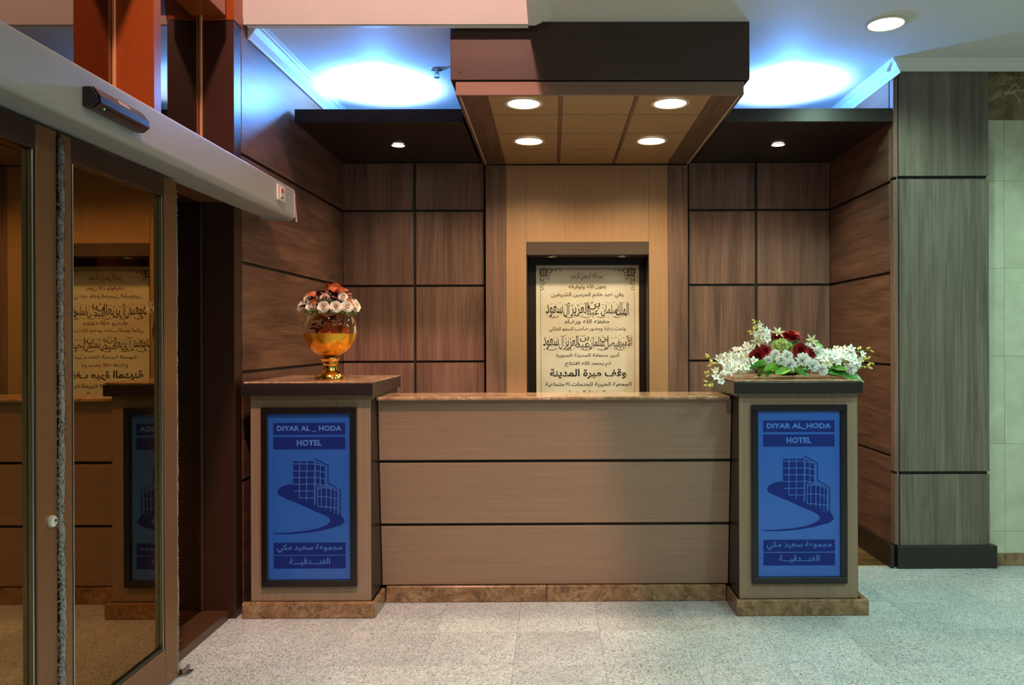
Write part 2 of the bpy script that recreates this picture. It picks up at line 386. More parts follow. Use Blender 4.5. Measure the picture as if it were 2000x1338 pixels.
# right alcove wall
wr = empty('wall_right', (2.145, 5.5, 0), 'walnut panelled right wall of the reception alcove', 'wall', kind='structure')
box('backing', 2.175, 2.1832, 4.925, 6.35, 0, CZ, plainwall_m, wr, 0)
box('groove_backing', 2.162, 2.174, 4.925, 6.05, 0.001, CZ-0.002, groove_m, wr, 0)
for a, b in zip(ZG, ZG[1:]):
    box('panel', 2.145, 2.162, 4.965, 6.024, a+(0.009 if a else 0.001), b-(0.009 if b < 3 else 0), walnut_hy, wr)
SG = [0.146, 0.5987, 2.4565, CZ-0.06]
for a, b in zip(SG, SG[1:]):
    box('edge_board', 2.150, 2.178, 4.910, 4.962, a+(0.009 if a > .2 else 0), b-(0.009 if b < 3 else 0), walnut_v, wr)
box('skirting', 2.120, 2.144, 4.90, 6.02, 0.001, 0.145, wenge, wr)

# pillar
pil = empty('pillar', (2.467, 5.2, 0), 'square pillar clad in walnut panels beside the marble wall', 'pillar')
PG = [0.142, 0.5987, 2.4608, 3.126]
box('groove_core', 2.1925, 2.742, 4.922, 5.5, 0.0, 3.128, groove_m, pil, 0)
for a, b in zip(PG, PG[1:]):
    box('panel', 2.1845, 2.7508, 4.907, 4.9215, a+(0.010 if a > .2 else 0), b-(0.010 if b < 3 else 0), green_lit_walnut, pil)
    box('side_panel', 2.7425, 2.7508, 4.9225, 4.9465, a+(0.010 if a > .2 else 0), b-(0.010 if b < 3 else 0), walnut_v, pil, 0)
box('skirting', 2.16, 2.7875, 4.888, 4.9065, 0.0005, 0.142, wenge, pil)
box('skirting', 2.7515, 2.7875, 4.907, 4.9465, 0.0005, 0.142, wenge, pil)
# marble wall
wm = empty('wall_marble', (3.9, 5.0, 0), 'cream marble tile wall with a brown marble band on top', 'wall', kind='structure')
box('backing', 2.753, 5.2, 4.962, 5.2, 0, CZ, grout_m, wm, 0)
for ci, x0 in enumerate([2.270, 2.873, 3.476, 4.079, 4.682]):
    x0c = max(x0, 2.7525)
    for z0, z1 in ((0.078, 0.218), (0.218, 0.775), (0.775, 1.332), (1.332, 1.89), (1.89, 2.447), (2.447, 2.835)):
        box('tile', x0c+0.0005, x0+0.602, 4.950, 4.961, z0+0.0006, z1-0.0006, cream, wm, 0.0008)
    box('skirting_tile', x0c+0.0005, x0+0.602, 4.942, 4.961, 0.001, 0.077, emperador, wm, 0.002)
for x0 in (2.7525, 3.43, 4.10, 4.78):
    box('band_tile', x0+0.0005, min(5.2, x0+0.676), 4.947, 4.961, 2.836, 3.14, emp_band, wm, 0.001)
# room walls the camera never faces
for nm, a in (('wall_rear', (-4.0, 5.2, -3.1, -3.0, 0, CZ)), ('wall_far_right', (5.2, 5.3, -3.0, 5.2, 0, CZ))):
    o = box(nm, *a, plainwall_m, None, 0); tag(o, 'plain painted wall of the lobby behind the viewer' if 'rear' in nm else 'plain painted wall at the far right of the lobby', 'wall', kind='structure')

# cornices
def cornice(name, dim, side, a, b, label):
    h, p = dim
    pts = [(0, -h), (0.12*p, -h), (0.16*p, -0.86*h), (0.42*p, -0.62*h), (0.62*p, -0.34*h), (0.66*p, -0.28*h), (0.80*p, -0.24*h), (0.84*p, -0.12*h), (p, -0.08*h), (p, 0), (0, 0)]
    if side == 'front': pp = [(4.906-u, CZ-0.0008+v) for u, v in pts]; o = prism(name, pp, 'yz', a, b, trim_m)
    elif side == 'right': pp = [(2.149-u, CZ-0.0008+v) for u, v in pts]; o = prism(name, pp, 'xz', a, b, trim_m)
    else:
        o = prism(name, [(WL0.x+0.002+u, CZ-0.0008+v) for u, v in pts], 'xz', 0.075, LEN-0.02, trim_m)
        c = o.location.copy(); o.rotation_euler = (0, 0, ang)
        rel = c - Vector((WL0.x, 0, 0)); o.location = Vector((WL0.x, WL0.y, 0)) + Matrix.Rotation(ang, 3, 'Z') @ rel
    tag(o, label, 'cornice', kind='structure')
cornice('trim_3', (0.052, 0.115), 'front', 2.102, 5.19, 'white cornice above the pillar and marble wall')
cornice('trim_4', (0.095, 0.050), 'right', 4.796, 6.34, 'white cornice along the right alcove wall')
cornice('trim_5', (0.095, 0.075), 'left', 0, 1, 'white cornice along the left alcove wall')

# ---------------------------------------------------------------- shelf slabs (dark bulkheads)
def shelf(x0, x1, label):
    t = empty('ceiling_shelf', ((x0+x1)/2, 5.45, 2.8117), label, 'shelf')
    box('fascia_board', x0, x1, 4.8946, 4.914, 2.8117, 2.895, wenge, t)
    box('soffit_board', x0, x1, 4.915, 6.024, 2.8125, 2.832, wenge, t)
    box('top_board', x0, x1, 4.915, 6.024, 2.872, 2.890, wenge, t)
shelf(-1.612, -0.556, 'dark wooden bulkhead shelf left of the canopy')
shelf(1.082, 2.142, 'dark wooden bulkhead shelf right of the canopy')

# ---------------------------------------------------------------- canopy
can = empty('canopy', (0.26, 4.26, 2.78), 'wooden canopy box with four round lamps above the counter', 'canopy')
CL, CR = -0.5258, 1.0492
box('fascia_board', -0.5527, 1.0782, 4.254, 4.272, 2.8635, CZ-0.001, fascia_m, can)
box('side_board', -0.5527, -0.535, 4.273, 6.024, 2.8635, CZ-0.001, fascia_m, can)
box('side_board', 1.0605, 1.0782, 4.273, 6.024, 2.8635, CZ-0.001, fascia_m, can)
box('shadow_gap', -0.535, 1.0605, 4.273, 5.95, 2.858, 2.866, groove_m, can, 0)
box('lower_fascia', CL, CR, 4.262, 4.280, 2.7825, 2.8560, walnut_hx, can)
box('lower_side', CL, CL+0.018, 4.281, 5.954, 2.7825, 2.8560, walnut_hy, can)
box('lower_side', CR-0.018, CR, 4.281, 5.954, 2.7825, 2.8560, walnut_hy, can)
for x in (CL+0.0205, CR-0.0245):
    box('edge_strip', x-0.002, x+0.006, 4.285, 5.95, 2.7795, 2.7845, plain('pale_edge', (0.75, 0.60, 0.42), 0.3), can, 0)
# soffit grid; vertical rails run in depth at measured lines
gx = [-0.377, 0.012, 0.401+0.0, 0.885]
r1, r2 = at(1093, 225, 4.5).x, at(1236, 225, 4.5).x
def sx(px, py): return at(px, py, (2.7825-CH)*F/(PPY-py+0.0035*(px-PPX)) ).x
R1, R2 = sx(1094, 225), sx(1232, 225)
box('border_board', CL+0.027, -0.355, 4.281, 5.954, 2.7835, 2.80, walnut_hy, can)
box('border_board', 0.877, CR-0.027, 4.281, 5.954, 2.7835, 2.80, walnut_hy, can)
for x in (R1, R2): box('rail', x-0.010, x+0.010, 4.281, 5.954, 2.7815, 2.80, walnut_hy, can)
YY = [4.281]
for py in (225, 261.8, 292.4): YY.append((2.7825-CH)*F/(PPY-py))
YY.append(5.954)
cols = [(-0.354, R1-0.011), (R1+0.011, R2-0.011), (R2+0.011, 0.876)]
for a, b in zip(YY, YY[1:]):
    for (p, q) in cols:
        box('soffit_panel', p, q, a+0.008, b-0.008, 2.7845, 2.80, soffit_oak, can)
box('groove_backing', CL+0.02, CR-0.02, 4.282, 5.953, 2.801, 2.806, groove_m, can, 0)
for px in (898, 1064.5, 1238):
    p = at(px, 141, 4.254)
    lathe('screw', [(0, -0.0022), (0.003, -0.002), (0.0045, 0), (0.0045, 0.004), (0, 0.004)], (p.x, 4.2535, p.z), darkmetal, can, 10, Matrix.Rotation(-PI/2, 4, 'X'))

def rlight(name, x, y, z, r, lens, ringm, label, group, cat='ceiling light', up=False):
    t = empty(name, (x, y, z), label, cat, group)
    R = Matrix.Rotation(PI, 4, 'X') if up else Matrix.Identity(4)
    z -= 0.0025
    lathe('ring', [(r*0.80, 0.002), (r*0.84, -0.004), (r*0.93, -0.006), (r, -0.003), (r*1.005, -0.0002)], (x, y, z), ringm, t, 40, R)
    lathe('lens', [(0, 0.0008), (r*0.80, 0.0008), (r*0.81, -0.0012), (0, -0.0016)], (x, y, z), lens, t, 40, R)
    return t
wt = plain('lamp_ring', (0.75, 0.68, 0.55), 0.35)
for (x, y), lb in zip(CAN_L, ('round warm lamp in the canopy, front left', 'round warm lamp in the canopy, front right', 'round warm lamp in the canopy, rear left', 'round warm lamp in the canopy, rear right')):
    rlight('recessed_light', x, y, 2.7825, 0.108, lamp_warm, wt, lb, 'round lamps in the canopy')
for (x, y), lb in zip(SOF_L, ('small halogen spot in the left dark shelf', 'small halogen spot in the right dark shelf')):
    rlight('spotlight', x, y, 2.8115, 0.050, lamp_halo, wt, lb, 'small spots in the dark shelves')
for i, (x, y) in enumerate(CEIL_L):
    t = rlight('ceiling_light', x, y, CZ-0.0005, 0.112, lamp_cool, wt, ['bright round ceiling lamp above the pillar', 'round ceiling lamp nearer the viewer', 'round ceiling lamp by the marble wall', 'round ceiling lamp above the viewer', 'round ceiling lamp behind to the right'][i], 'round ceiling lamps')
for (x, y), s in zip(UP_L, ('left', 'right')):
    t = empty('cove_light', (x, y, 2.892), 'blue uplight lying on top of the %s dark shelf' % s, 'uplight', 'blue uplights on the shelves')
    lathe('housing', [(0.05, 0), (0.06, 0.005), (0.062, 0.024), (0.055, 0.026), (0.05, 0.012), (0, 0.010)], (x, y, 2.8905), black_pl, t, 24)
    lathe('lens', [(0, 0.012), (0.049, 0.0125), (0.049, 0.0140), (0, 0.0142)], (x, y, 2.8905), lamp_blue, t, 24)
for y, x, z in ((1.1, -0.62, 5.93), (2.6, -1.1, 5.93)):
    o = lathe('pendant_light', [(0, 0.28), (0.02, 0.28), (0.04, 0.10), (0.16, 0.06), (0.20, 0.0), (0.19, 0.0), (0.15, 0.05), (0, 0.07)], (x, y, z), black_pl, None, 24)
    tag(o, 'black round lamp high in the ceiling opening, the one %s' % ('nearer the viewer' if y < 2 else 'nearer the pink wall'), 'ceiling light', 'lamps high above the door')

# sprinkler
p = (-0.737, 4.998)
sp = empty('sprinkler', (p[0], p[1], CZ), 'small chrome sprinkler head on the blue lit ceiling', 'sprinkler')
lathe('cover_plate', [(0, 0.0), (0.040, 0.0), (0.038, -0.006), (0.028, -0.010), (0.014, -0.012), (0, -0.012)], (p[0], p[1], CZ-0.0005), chrome, sp, 24)
lathe('nozzle', [(0.011, 0), (0.011, -0.014), (0.006, -0.016), (0.006, -0.022), (0, -0.022)], (p[0], p[1], CZ-0.0126), chrome, sp, 12)
bm = bmesh.new()
for s in (-1, 1):
    bm_tube(bm, [(p[0]+s*0.009, p[1], CZ-0.024), (p[0]+s*0.017, p[1], CZ-0.034), (p[0]+s*0.013, p[1], CZ-0.046), (p[0], p[1], CZ-0.052)], 0.0025, 6)
fin('frame_arms', bm, sp, (p[0], p[1], CZ-0.03), chrome, True)
lathe('deflector', [(0, 0), (0.018, 0), (0.018, -0.002), (0, -0.003)], (p[0], p[1], CZ-0.053), chrome, sp, 16)

# ---------------------------------------------------------------- centre panel and niche
cp = empty('centre_panel', (0.26, 5.956, 0), 'tall light oak centre panel with walnut side strips behind the counter', 'wall panel')
Y0 = 5.956
NL, NR, NZ0, NZ1, NZF = -0.1994, 0.7345, 0.80, 2.093, 2.1907
box('side_strip', -0.510, -0.3556, Y0, 6.36, 0.001, 2.777, walnut_v, cp)
box('side_strip', 0.8811, 1.033, Y0, 6.36, 0.001, 2.777, walnut_v, cp)
box('oak_board', -0.3544, NL-0.001, Y0+0.001, 6.34, 0.001, 2.777, oak_v, cp, 0.0012)
box('oak_board', NR+0.001, 0.8800, Y0+0.001, 6.34, 0.001, 2.777, oak_v, cp, 0.0012)
box('oak_board', NL, NR, Y0+0.001, 6.34, NZF+0.001, 2.777, oak_v, cp, 0.0012)
box('oak_board', NL, NR, Y0+0.001, 6.34, 0.001, NZ0, oak_v, cp, 0.0012)
box('niche_header', NL+0.0005, NR-0.0005, Y0-0.004, 6.34, NZ1, NZF, wood('niche_walnut', (0.06, 0.038, 0.028), (0.10, 0.066, 0.05), 'x', 12, 0.5), cp)
box('niche_back', NL, NR, 6.262, 6.34, NZ0+0.001, NZ1-0.001, wenge_v, cp, 0)
box('niche_side', NL+0.0008, NL+0.006, Y0+0.004, 6.26, NZ0+0.001, NZ1-0.001, wenge_v, cp, 0)
box('niche_side', NR-0.006, NR-0.0008, Y0+0.004, 6.26, NZ0+0.001, NZ1-0.001, wenge_v, cp, 0)
# liner behind the plaque (stepped dark frame)
box('niche_frame', NL+0.008, -0.135, 6.20, 6.26, NZ0+0.001, NZ1-0.002, wenge_v, cp, 0)
box('niche_frame', 0.686, NR-0.008, 6.20, 6.26, NZ0+0.001, NZ1-0.002, wenge_v, cp, 0)
box('niche_frame', -0.134, 0.685, 6.20, 6.26, 2.038, NZ1-0.002, wenge_v, cp, 0)
for px, s in ((1078, 'left'), (1214.5, 'right')):
    q = at(px, 499, 6.03)
    rlight('puck_light', q.x, 6.02, NZ1-0.0005, 0.042, puck_m, chrome, 'small unlit puck lamp under the niche header, %s one' % s, 'puck lamps over the plaque')

# ---------------------------------------------------------------- Arabic shaping
LET = {}
def _reg(ch, base, n): LET[ch] = (base, n)
for ch, base, n in (('ء', 0xFE80, 1), ('آ', 0xFE81, 2), ('أ', 0xFE83, 2), ('ؤ', 0xFE85, 2), ('إ', 0xFE87, 2), ('ئ', 0xFE89, 4), ('ا', 0xFE8D, 2), ('ب', 0xFE8F, 4), ('ة', 0xFE93, 2), ('ت', 0xFE95, 4), ('ث', 0xFE99, 4), ('ج', 0xFE9D, 4), ('ح', 0xFEA1, 4), ('خ', 0xFEA5, 4), ('د', 0xFEA9, 2), ('ذ', 0xFEAB, 2), ('ر', 0xFEAD, 2), ('ز', 0xFEAF, 2), ('س', 0xFEB1, 4), ('ش', 0xFEB5, 4), ('ص', 0xFEB9, 4), ('ض', 0xFEBD, 4), ('ط', 0xFEC1, 4), ('ظ', 0xFEC5, 4), ('ع', 0xFEC9, 4), ('غ', 0xFECD, 4), ('ف', 0xFED1, 4), ('ق', 0xFED5, 4), ('ك', 0xFED9, 4), ('ل', 0xFEDD, 4), ('م', 0xFEE1, 4), ('ن', 0xFEE5, 4), ('ه', 0xFEE9, 4), ('و', 0xFEED, 2), ('ى', 0xFEEF, 2), ('ي', 0xFEF1, 4)):
    _reg(ch, base, n)
def shape(s):
    out = []
    i = 0; seq = []
    while i < len(s):
        if s[i] == 'ل' and i+1 < len(s) and s[i+1] in 'اأإآ':
            seq.append(({'آ': 0xFEF5, 'أ': 0xFEF7, 'إ': 0xFEF9, 'ا': 0xFEFB}[s[i+1]], 2)); i += 2
        elif s[i] in LET: seq.append(LET[s[i]]); i += 1
        elif s[i] == 'ـ': seq.append(('k', 9)); i += 1
        else: seq.append((s[i], 0)); i += 1
    def jl(k): return 0 <= k < len(seq) and (seq[k][1] in (4, 9))         # joins to the following letter
    def jr(k): return 0 <= k < len(seq) and (seq[k][1] in (2, 4, 9))      # can be joined from the previous letter
    for k, (b, n) in enumerate(seq):
        if n == 0: out.append(b); continue
        if n == 9: out.append('\u0640'); continue
        prev, nxt = jl(k-1) and n > 1, jr(k+1) and n == 4
        form = 0
        if prev and nxt: form = 3
        elif prev: form = 1
        elif nxt: form = 2
        out.append(chr(b+form))
    return ''.join(reversed(out))
def text_mesh(s, bold=0.0, res=3, spacing=1.0):
    cu = bpy.data.curves.new('txt', 'FONT'); cu.body = s; cu.resolution_u = res; cu.offset = bold; cu.extrude = 0.0
    cu.space_character = spacing
    ob = bpy.data.objects.new('txt', cu); C.objects.link(ob)
    dg = bpy.context.evaluated_depsgraph_get(); dg.update()
    me = bpy.data.meshes.new_from_object(ob.evaluated_get(dg))
    bpy.data.objects.remove(ob); bpy.data.curves.remove(cu)
    return me
def text(name, s, cx, cz, w, h, y, mat, parent, bold=0.0, ar=False, thick=0.0008, extra=None, spacing=1.0):
    """lettering in the XZ plane fitted to a w x h box centred on (cx, cz), facing -Y"""
    me = text_mesh(shape(s) if ar else s, bold, spacing=spacing)
    xs = [v.co.x for v in me.vertices]; ys = [v.co.y for v in me.vertices]
    ax, bx, ay, by = min(xs), max(xs), min(ys), max(ys)
    for v in me.vertices:
        v.co = Vector(((v.co.x-(ax+bx)/2)/(bx-ax)*w, 0, (v.co.y-(ay+by)/2)/(by-ay)*h))
    me.name = name
    bm = bmesh.new(); bm.from_mesh(me); bm.normal_update()
    if bm.faces and sum(f.normal.y*f.calc_area() for f in bm.faces) > 0: bmesh.ops.reverse_faces(bm, faces=bm.faces)
    bm.to_mesh(me); bm.free()
    me.materials.clear()
    return link(name, me, parent, Vector((cx, y-thick, cz))-wpos(parent), mat)
def bm_ribbon(bm, pts, w, y):
    """flat stroke in the XZ plane through pts (x, z); w number or list"""
    n = len(pts); L = []; R = []
    for i in range(n):
        a = pts[max(i-1, 0)]; b = pts[min(i+1, n-1)]
        dx, dz = b[0]-a[0], b[1]-a[1]; l = math.hypot(dx, dz) or 1
        ww = (w[i] if isinstance(w, (list, tuple)) else w)/2
        L.append(bm.verts.new((pts[i][0]-dz/l*ww, y, pts[i][1]+dx/l*ww))); R.append(bm.verts.new((pts[i][0]+dz/l*ww, y, pts[i][1]-dx/l*ww)))
    for i in range(n-1): bm.faces.new((L[i], R[i], R[i+1], L[i+1]))
def spiral(cx, cz, r0, r1, a0, a1, n=14):
    return [(cx+(r0+(r1-r0)*i/(n-1))*math.cos(a0+(a1-a0)*i/(n-1)), cz+(r0+(r1-r0)*i/(n-1))*math.sin(a0+(a1-a0)*i/(n-1))) for i in range(n)]

# ---------------------------------------------------------------- plaque
PQX0, PQX1, PQT, PQB, PQY = -0.1326, 0.6834, 2.0357, 0.86, 6.188
ink = plain('plaque_ink', (0.012, 0.010, 0.008), 0.6)
pl_m, t_, b_ = nt('plaque_parchment')
no_ = N(t_, 'ShaderNodeTexNoise'); no_.inputs['Scale'].default_value = 3.2; no_.inputs['Detail'].default_value = 6
tc_ = N(t_, 'ShaderNodeTexCoord'); t_.links.new(tc_.outputs['Object'], no_.inputs['Vector'])
rr_ = N(t_, 'ShaderNodeValToRGB'); rr_.color_ramp.elements[0].position = 0.35; rr_.color_ramp.elements[1].position = 0.62
rr_.color_ramp.elements[0].color = (0.82, 0.72, 0.56, 1); rr_.color_ramp.elements[1].color = (0.93, 0.88, 0.77, 1)
t_.links.new(no_.outputs['Fac'], rr_.inputs[0]); t_.links.new(rr_.outputs[0], b_.inputs['Base Color']); b_.inputs['Roughness'].default_value = 0.22
plq = empty('plaque', ((PQX0+PQX1)/2, PQY, PQB), 'parchment coloured inauguration plaque with black Arabic writing in the niche', 'plaque')
box('plaque_board', PQX0, PQX1, PQY, PQY+0.010, PQB, PQT, pl_m, plq, 0.001)
def pu(x): return PQX0+(x-186)/814*0.816
def pz(y): return PQT-(y-240)*0.001003
LINES = [
 ('بسم الله الرحمن الرحيم', 463, 718, 298, 368, -0.006, 1),
 ('بعون الله وتوفيقه', 443, 738, 393, 432, 0.01, 0),
 ('وفي عهد خادم الحرمين الشريفين', 305, 878, 455, 502, 0.01, 0),
 ('الملك', 815, 918, 535, 640, 0.004, 0),
 ('سلمان', 700, 828, 552, 645, 0.004, 0),
 ('بن', 598, 692, 530, 592, 0.004, 0),
 ('عبد', 590, 682, 594, 646, 0.004, 0),
 ('العزيز', 458, 600, 535, 648, 0.004, 0),
 ('آل', 402, 454, 535, 648, 0.004, 0),
 ('سعود', 263, 398, 552, 650, 0.004, 0),
 ('حفظه الله ورعـاه', 413, 768, 667, 710, 0.01, 0),
 ('وتحت رعاية وحضور صاحب السمو الملكي', 288, 893, 726, 770, 0.01, 0),
 ('الأمير', 845, 943, 797, 900, 0.004, 0),
 ('فيصل', 725, 850, 822, 905, 0.004, 0),
 ('بن', 690, 757, 797, 850, 0.004, 0),
 ('سلمان', 602, 722, 806, 905, 0.004, 0),
 ('بن', 532, 604, 797, 846, 0.004, 0),
 ('عبد', 500, 606, 852, 905, 0.004, 0),
 ('العزيز', 408, 520, 797, 905, 0.004, 0),
 ('آل', 368, 406, 797, 905, 0.004, 0),
 ('سعود', 240, 364, 812, 905, 0.004, 0),
 ('أمير منطقة المدينة المنورة', 343, 845, 930, 972, 0.012, 0),
 ('تم بحمد الله افتتاح', 413, 775, 1000, 1042, 0.012, 0),
 ('وقف مبرة المدينة', 293, 898, 1058, 1138, 0.03, 0),
 ('الجمعية الخيرية للخدمات الاجتماعية', 258, 937, 1163, 1204, 0.012, 0),
 ('بالمدينة المنورة', 440, 750, 1228, 1270, 0.012, 0)]
for s, x0, x1, y0, y1, bold, call in LINES:
    text('lettering', s, (pu(x0)+pu(x1))/2, (pz(y0)+pz(y1))/2, pu(x1)-pu(x0), pz(y0)-pz(y1), PQY, ink, plq, bold*0.6+0.008, True)
    if call:   # the vowel marks and long strokes of the ornamental script
        bm = bmesh.new(); rnd = random.Random(x0+y0)
        big = (y1-y0) > 80
        nmk = 44 if big else 16
        for k in range(nmk):
            cx = pu(x0+(x1-x0)*(k+0.5)/nmk+rnd.uniform(-6, 6)); up = rnd.random() < 0.68
            zz = pz(y0-(6 if big else 2)+rnd.uniform(-7, 16)) if up else pz(y1-rnd.uniform(0, 14))
            q = (0.016 if big else 0.008)*rnd.uniform(0.7, 1.2)
            kind = rnd.choice((0, 0, 1, 2, 3))
            if kind == 0: bm_ribbon(bm, [(cx-q*.7, zz-q*.35), (cx, zz), (cx+q*.7, zz+q*.45)], 0.0025 if big else 0.0015, PQY-0.0009)
            elif kind == 1: bm_ribbon(bm, spiral(cx, zz, q*0.45, q*0.12, 0.5, 5.8, 8), 0.002 if big else 0.0012, PQY-0.0009)
            elif kind == 2: bm_ribbon(bm, [(cx-q*.6, zz+q*.5), (cx-q*.1, zz-q*.3), (cx+q*.6, zz+q*.5)], 0.0024 if big else 0.0014, PQY-0.0009)
            else: bm_ribbon(bm, [(cx, zz-q*.7), (cx+q*.1, zz), (cx-q*.05, zz+q*.7)], 0.0024 if big else 0.0014, PQY-0.0009)
        if big:
            for k in range(9):   # tall stems and sweeping bowls
                cx = pu(x0+(x1-x0)*(k+0.35)/9); zt = pz(y0-rnd.uniform(0, 8)); zb = pz(y1-18)
                bm_ribbon(bm, [(cx-0.004, zt), (cx+0.002, (zt+zb)/2), (cx, zb)], [0.001, 0.0042, 0.002], PQY-0.0009)
                if k % 2: bm_ribbon(bm, [(cx+0.002-0.055*math.sin(a)*0.9, zb-0.012+0.022*(1-math.cos(a*2))*0.5-0.008*math.sin(a*2)) for a in (0, .35, .7, 1.05, 1.4)], [0.002, 0.0045, 0.005, 0.004, 0.001], PQY-0.0009)
        fin('vowel_marks', bm, plq, ((PQX0+PQX1)/2, PQY, pz(y0)), ink)['kind'] = 'stuff'
for x0, x1, y0, y1 in ((263, 918, 535, 648), (240, 943, 797, 905)):
    bm = bmesh.new(); rnd = random.Random(x0); n = 46
    for k in range(n):
        cx = pu(x0+(x1-x0)*(k+0.5)/n+rnd.uniform(-5, 5)); up = k % 2
        zz = pz(y0+rnd.uniform(-2, 22)) if up else pz(y1-rnd.uniform(-2, 26)); q = 0.010*rnd.uniform(0.7, 1.2); kind = rnd.choice((0, 0, 1, 2, 3)); yy = PQY-0.0009
        if kind == 0: bm_ribbon(bm, [(cx-q*.7, zz-q*.35), (cx, zz), (cx+q*.7, zz+q*.45)], 0.0034, yy)
        elif kind == 1: bm_ribbon(bm, spiral(cx, zz, q*0.5, q*0.15, 0.5, 5.8, 8), 0.0026, yy)
        elif kind == 2: bm_ribbon(bm, [(cx-q*.6, zz+q*.5), (cx-q*.1, zz-q*.3), (cx+q*.6, zz+q*.5)], 0.0032, yy)
        else: bm_ribbon(bm, [(cx-q*.3, zz-q*.9), (cx+q*.1, zz), (cx-q*.05, zz+q*.9)], 0.0030, yy)
    for k in range(5):
        cx = pu(x0+(x1-x0)*(k+0.6)/5.2); zb = pz(y1+2); L = 0.062
        bm_ribbon(bm, [(cx-L+L*2*i/9*0.75, zb-0.004+0.012*((i/9*2-1)**2)) for i in range(10)], [0.001, 0.002, 0.0035, 0.0045, 0.005, 0.005, 0.0045, 0.0035, 0.002, 0.001], PQY-0.0009)
    fin('vowel_marks', bm, plq, ((PQX0+PQX1)/2, PQY, pz(y0)), ink)['kind'] = 'stuff'
bm = bmesh.new(); yb = PQY-0.0008; lw = 0.0026
xl, xr, zt, zb = pu(222), pu(964), pz(268), pz(1230)
bm_ribbon(bm, [(pu(380), zt), (pu(800), zt)], lw, yb)
bm_ribbon(bm, [(xl, pz(425)), (xl, zb)], lw, yb); bm_ribbon(bm, [(xr, pz(425)), (xr, zb)], lw, yb)
for sx_, x in ((1, xl), (-1, xr)):   # lower corner hooks
    bm_ribbon(bm, [(x, zb), (x+sx_*0.010, zb-0.004), (x+sx_*0.012, zb-0.016), (x+sx_*0.002, zb-0.022), (x, zb-0.035)], lw, yb)
fin('border_line', bm, plq, (xl, yb, zt), ink)
for sx_, x in ((1, pu(216)), (-1, pu(968))):
    bm = bmesh.new(); q = lambda a, b: (x+sx_*a*0.001, pz(266+b))
    w = 0.007
    def arc(cx, cy, r, a0, a1, w=w, n=12, r1=None):
        w = w*1.25; cx *= 1.38; cy *= 1.38; r *= 1.38
        if r1: r1 *= 1.38
        r1 = r if r1 is None else r1
        pts = []
        for i in range(n):
            a = a0+(a1-a0)*i/(n-1); rr = r+(r1-r)*i/(n-1); pts.append(q(cx+rr*math.cos(a), cy+rr*math.sin(a)))
        bm_ribbon(bm, pts, w, yb)
    arc(22, 22, 20, 0, 2*PI); arc(22, 22, 9, 0, 2*PI, 0.003)
    for k in range(4): arc(22+12*math.cos(k*PI/2+PI/4), 22+12*math.sin(k*PI/2+PI/4), 9, k*PI/2, k*PI/2+PI*1.3, 0.003, 9)
    arc(58, 16, 16, PI, 2.9*PI, 0.0042, 14, 5); arc(86, 14, 14, 0.9*PI, 2.4*PI, 0.004, 12, 5); arc(112, 10, 11, 1.1*PI, 2.3*PI, 0.0036, 10, 5)
    arc(16, 58, 16, 1.5*PI, -0.4*PI, 0.0042, 14, 5); arc(14, 86, 14, 0.6*PI-PI, 0.9*PI, 0.004, 12, 5); arc(10, 116, 12, -0.6*PI, 0.8*PI, 0.0036, 10, 5)
    arc(46, 46, 15, 0.2*PI, 1.6*PI, 0.004, 14, 6); arc(50, 36, 10, -0.6*PI, 0.8*PI, 0.003)
    bm_ribbon(bm, [q(0, 44), q(2, 70), q(6, 100), q(2, 128), q(5, 158)], 0.003, yb)
    bm_ribbon(bm, [q(44, 0), q(70, 3), q(100, 8), q(132, 3), q(164, 2)], 0.003, yb)
    bm_ribbon(bm, [q(0, 2), q(0, 46)], 0.0035, yb); bm_ribbon(bm, [q(0, 2), q(48, 2)], 0.0035, yb)
    fin('corner_ornament', bm, plq, (x, yb, zt), ink)

# ---------------------------------------------------------------- counter
ctr = empty('reception_counter', (0.0, 4.3, 0), 'oak fronted reception counter with marble top between two pedestals', 'counter')
def slY(z): return 4.338-(z-0.088)*0.0995
def slab(name, x0, x1, z0, z1, th, mat, parent, off=0.0, bev=0.0015):
    bm = bmesh.new(); vs = bm_box(bm, (x0, 0, z0), (x1, 1, z1))
    for v in vs: v.co.y = slY(v.co.z)+off+(th if v.co.y > 0.5 else 0)
    if bev: bmesh.ops.bevel(bm, geom=list(bm.edges), offset=bev, segments=1, affect='EDGES')
    return fin(name, bm, parent, ((x0+x1)/2, slY((z0+z1)/2)+off, (z0+z1)/2), mat)
CX0, CX1 = -0.950, 0.968
slab('groove_backing', CX0, CX1, 0.0, 1.12, 0.010, groove_m, ctr, 0.0165, 0)
for z0, z1 in ((0.0895, 0.4215), (0.4385, 0.7755), (0.7925, 1.1215)):
    slab('front_panel', CX0, CX1, z0, z1, 0.016, oak_h, ctr)
box('carcass', CX0, CX1, 4.37, 4.52, 0.0, 1.12, wenge, ctr, 0)
box('work_surface', CX0, CX1, 4.522, 5.0, 0.72, 0.75, wenge, ctr)
box('marble_top', CX0, 0.957, 4.198, 4.545, 1.1225, 1.1405, emp_top, ctr, 0.004)
for x0, x1 in ((-0.925, -0.0405), (-0.0390, 0.953)):
    box('marble_plinth', x0, x1, 4.308, 4.334, 0.0005, 0.0885, emperador, ctr, 0.004)

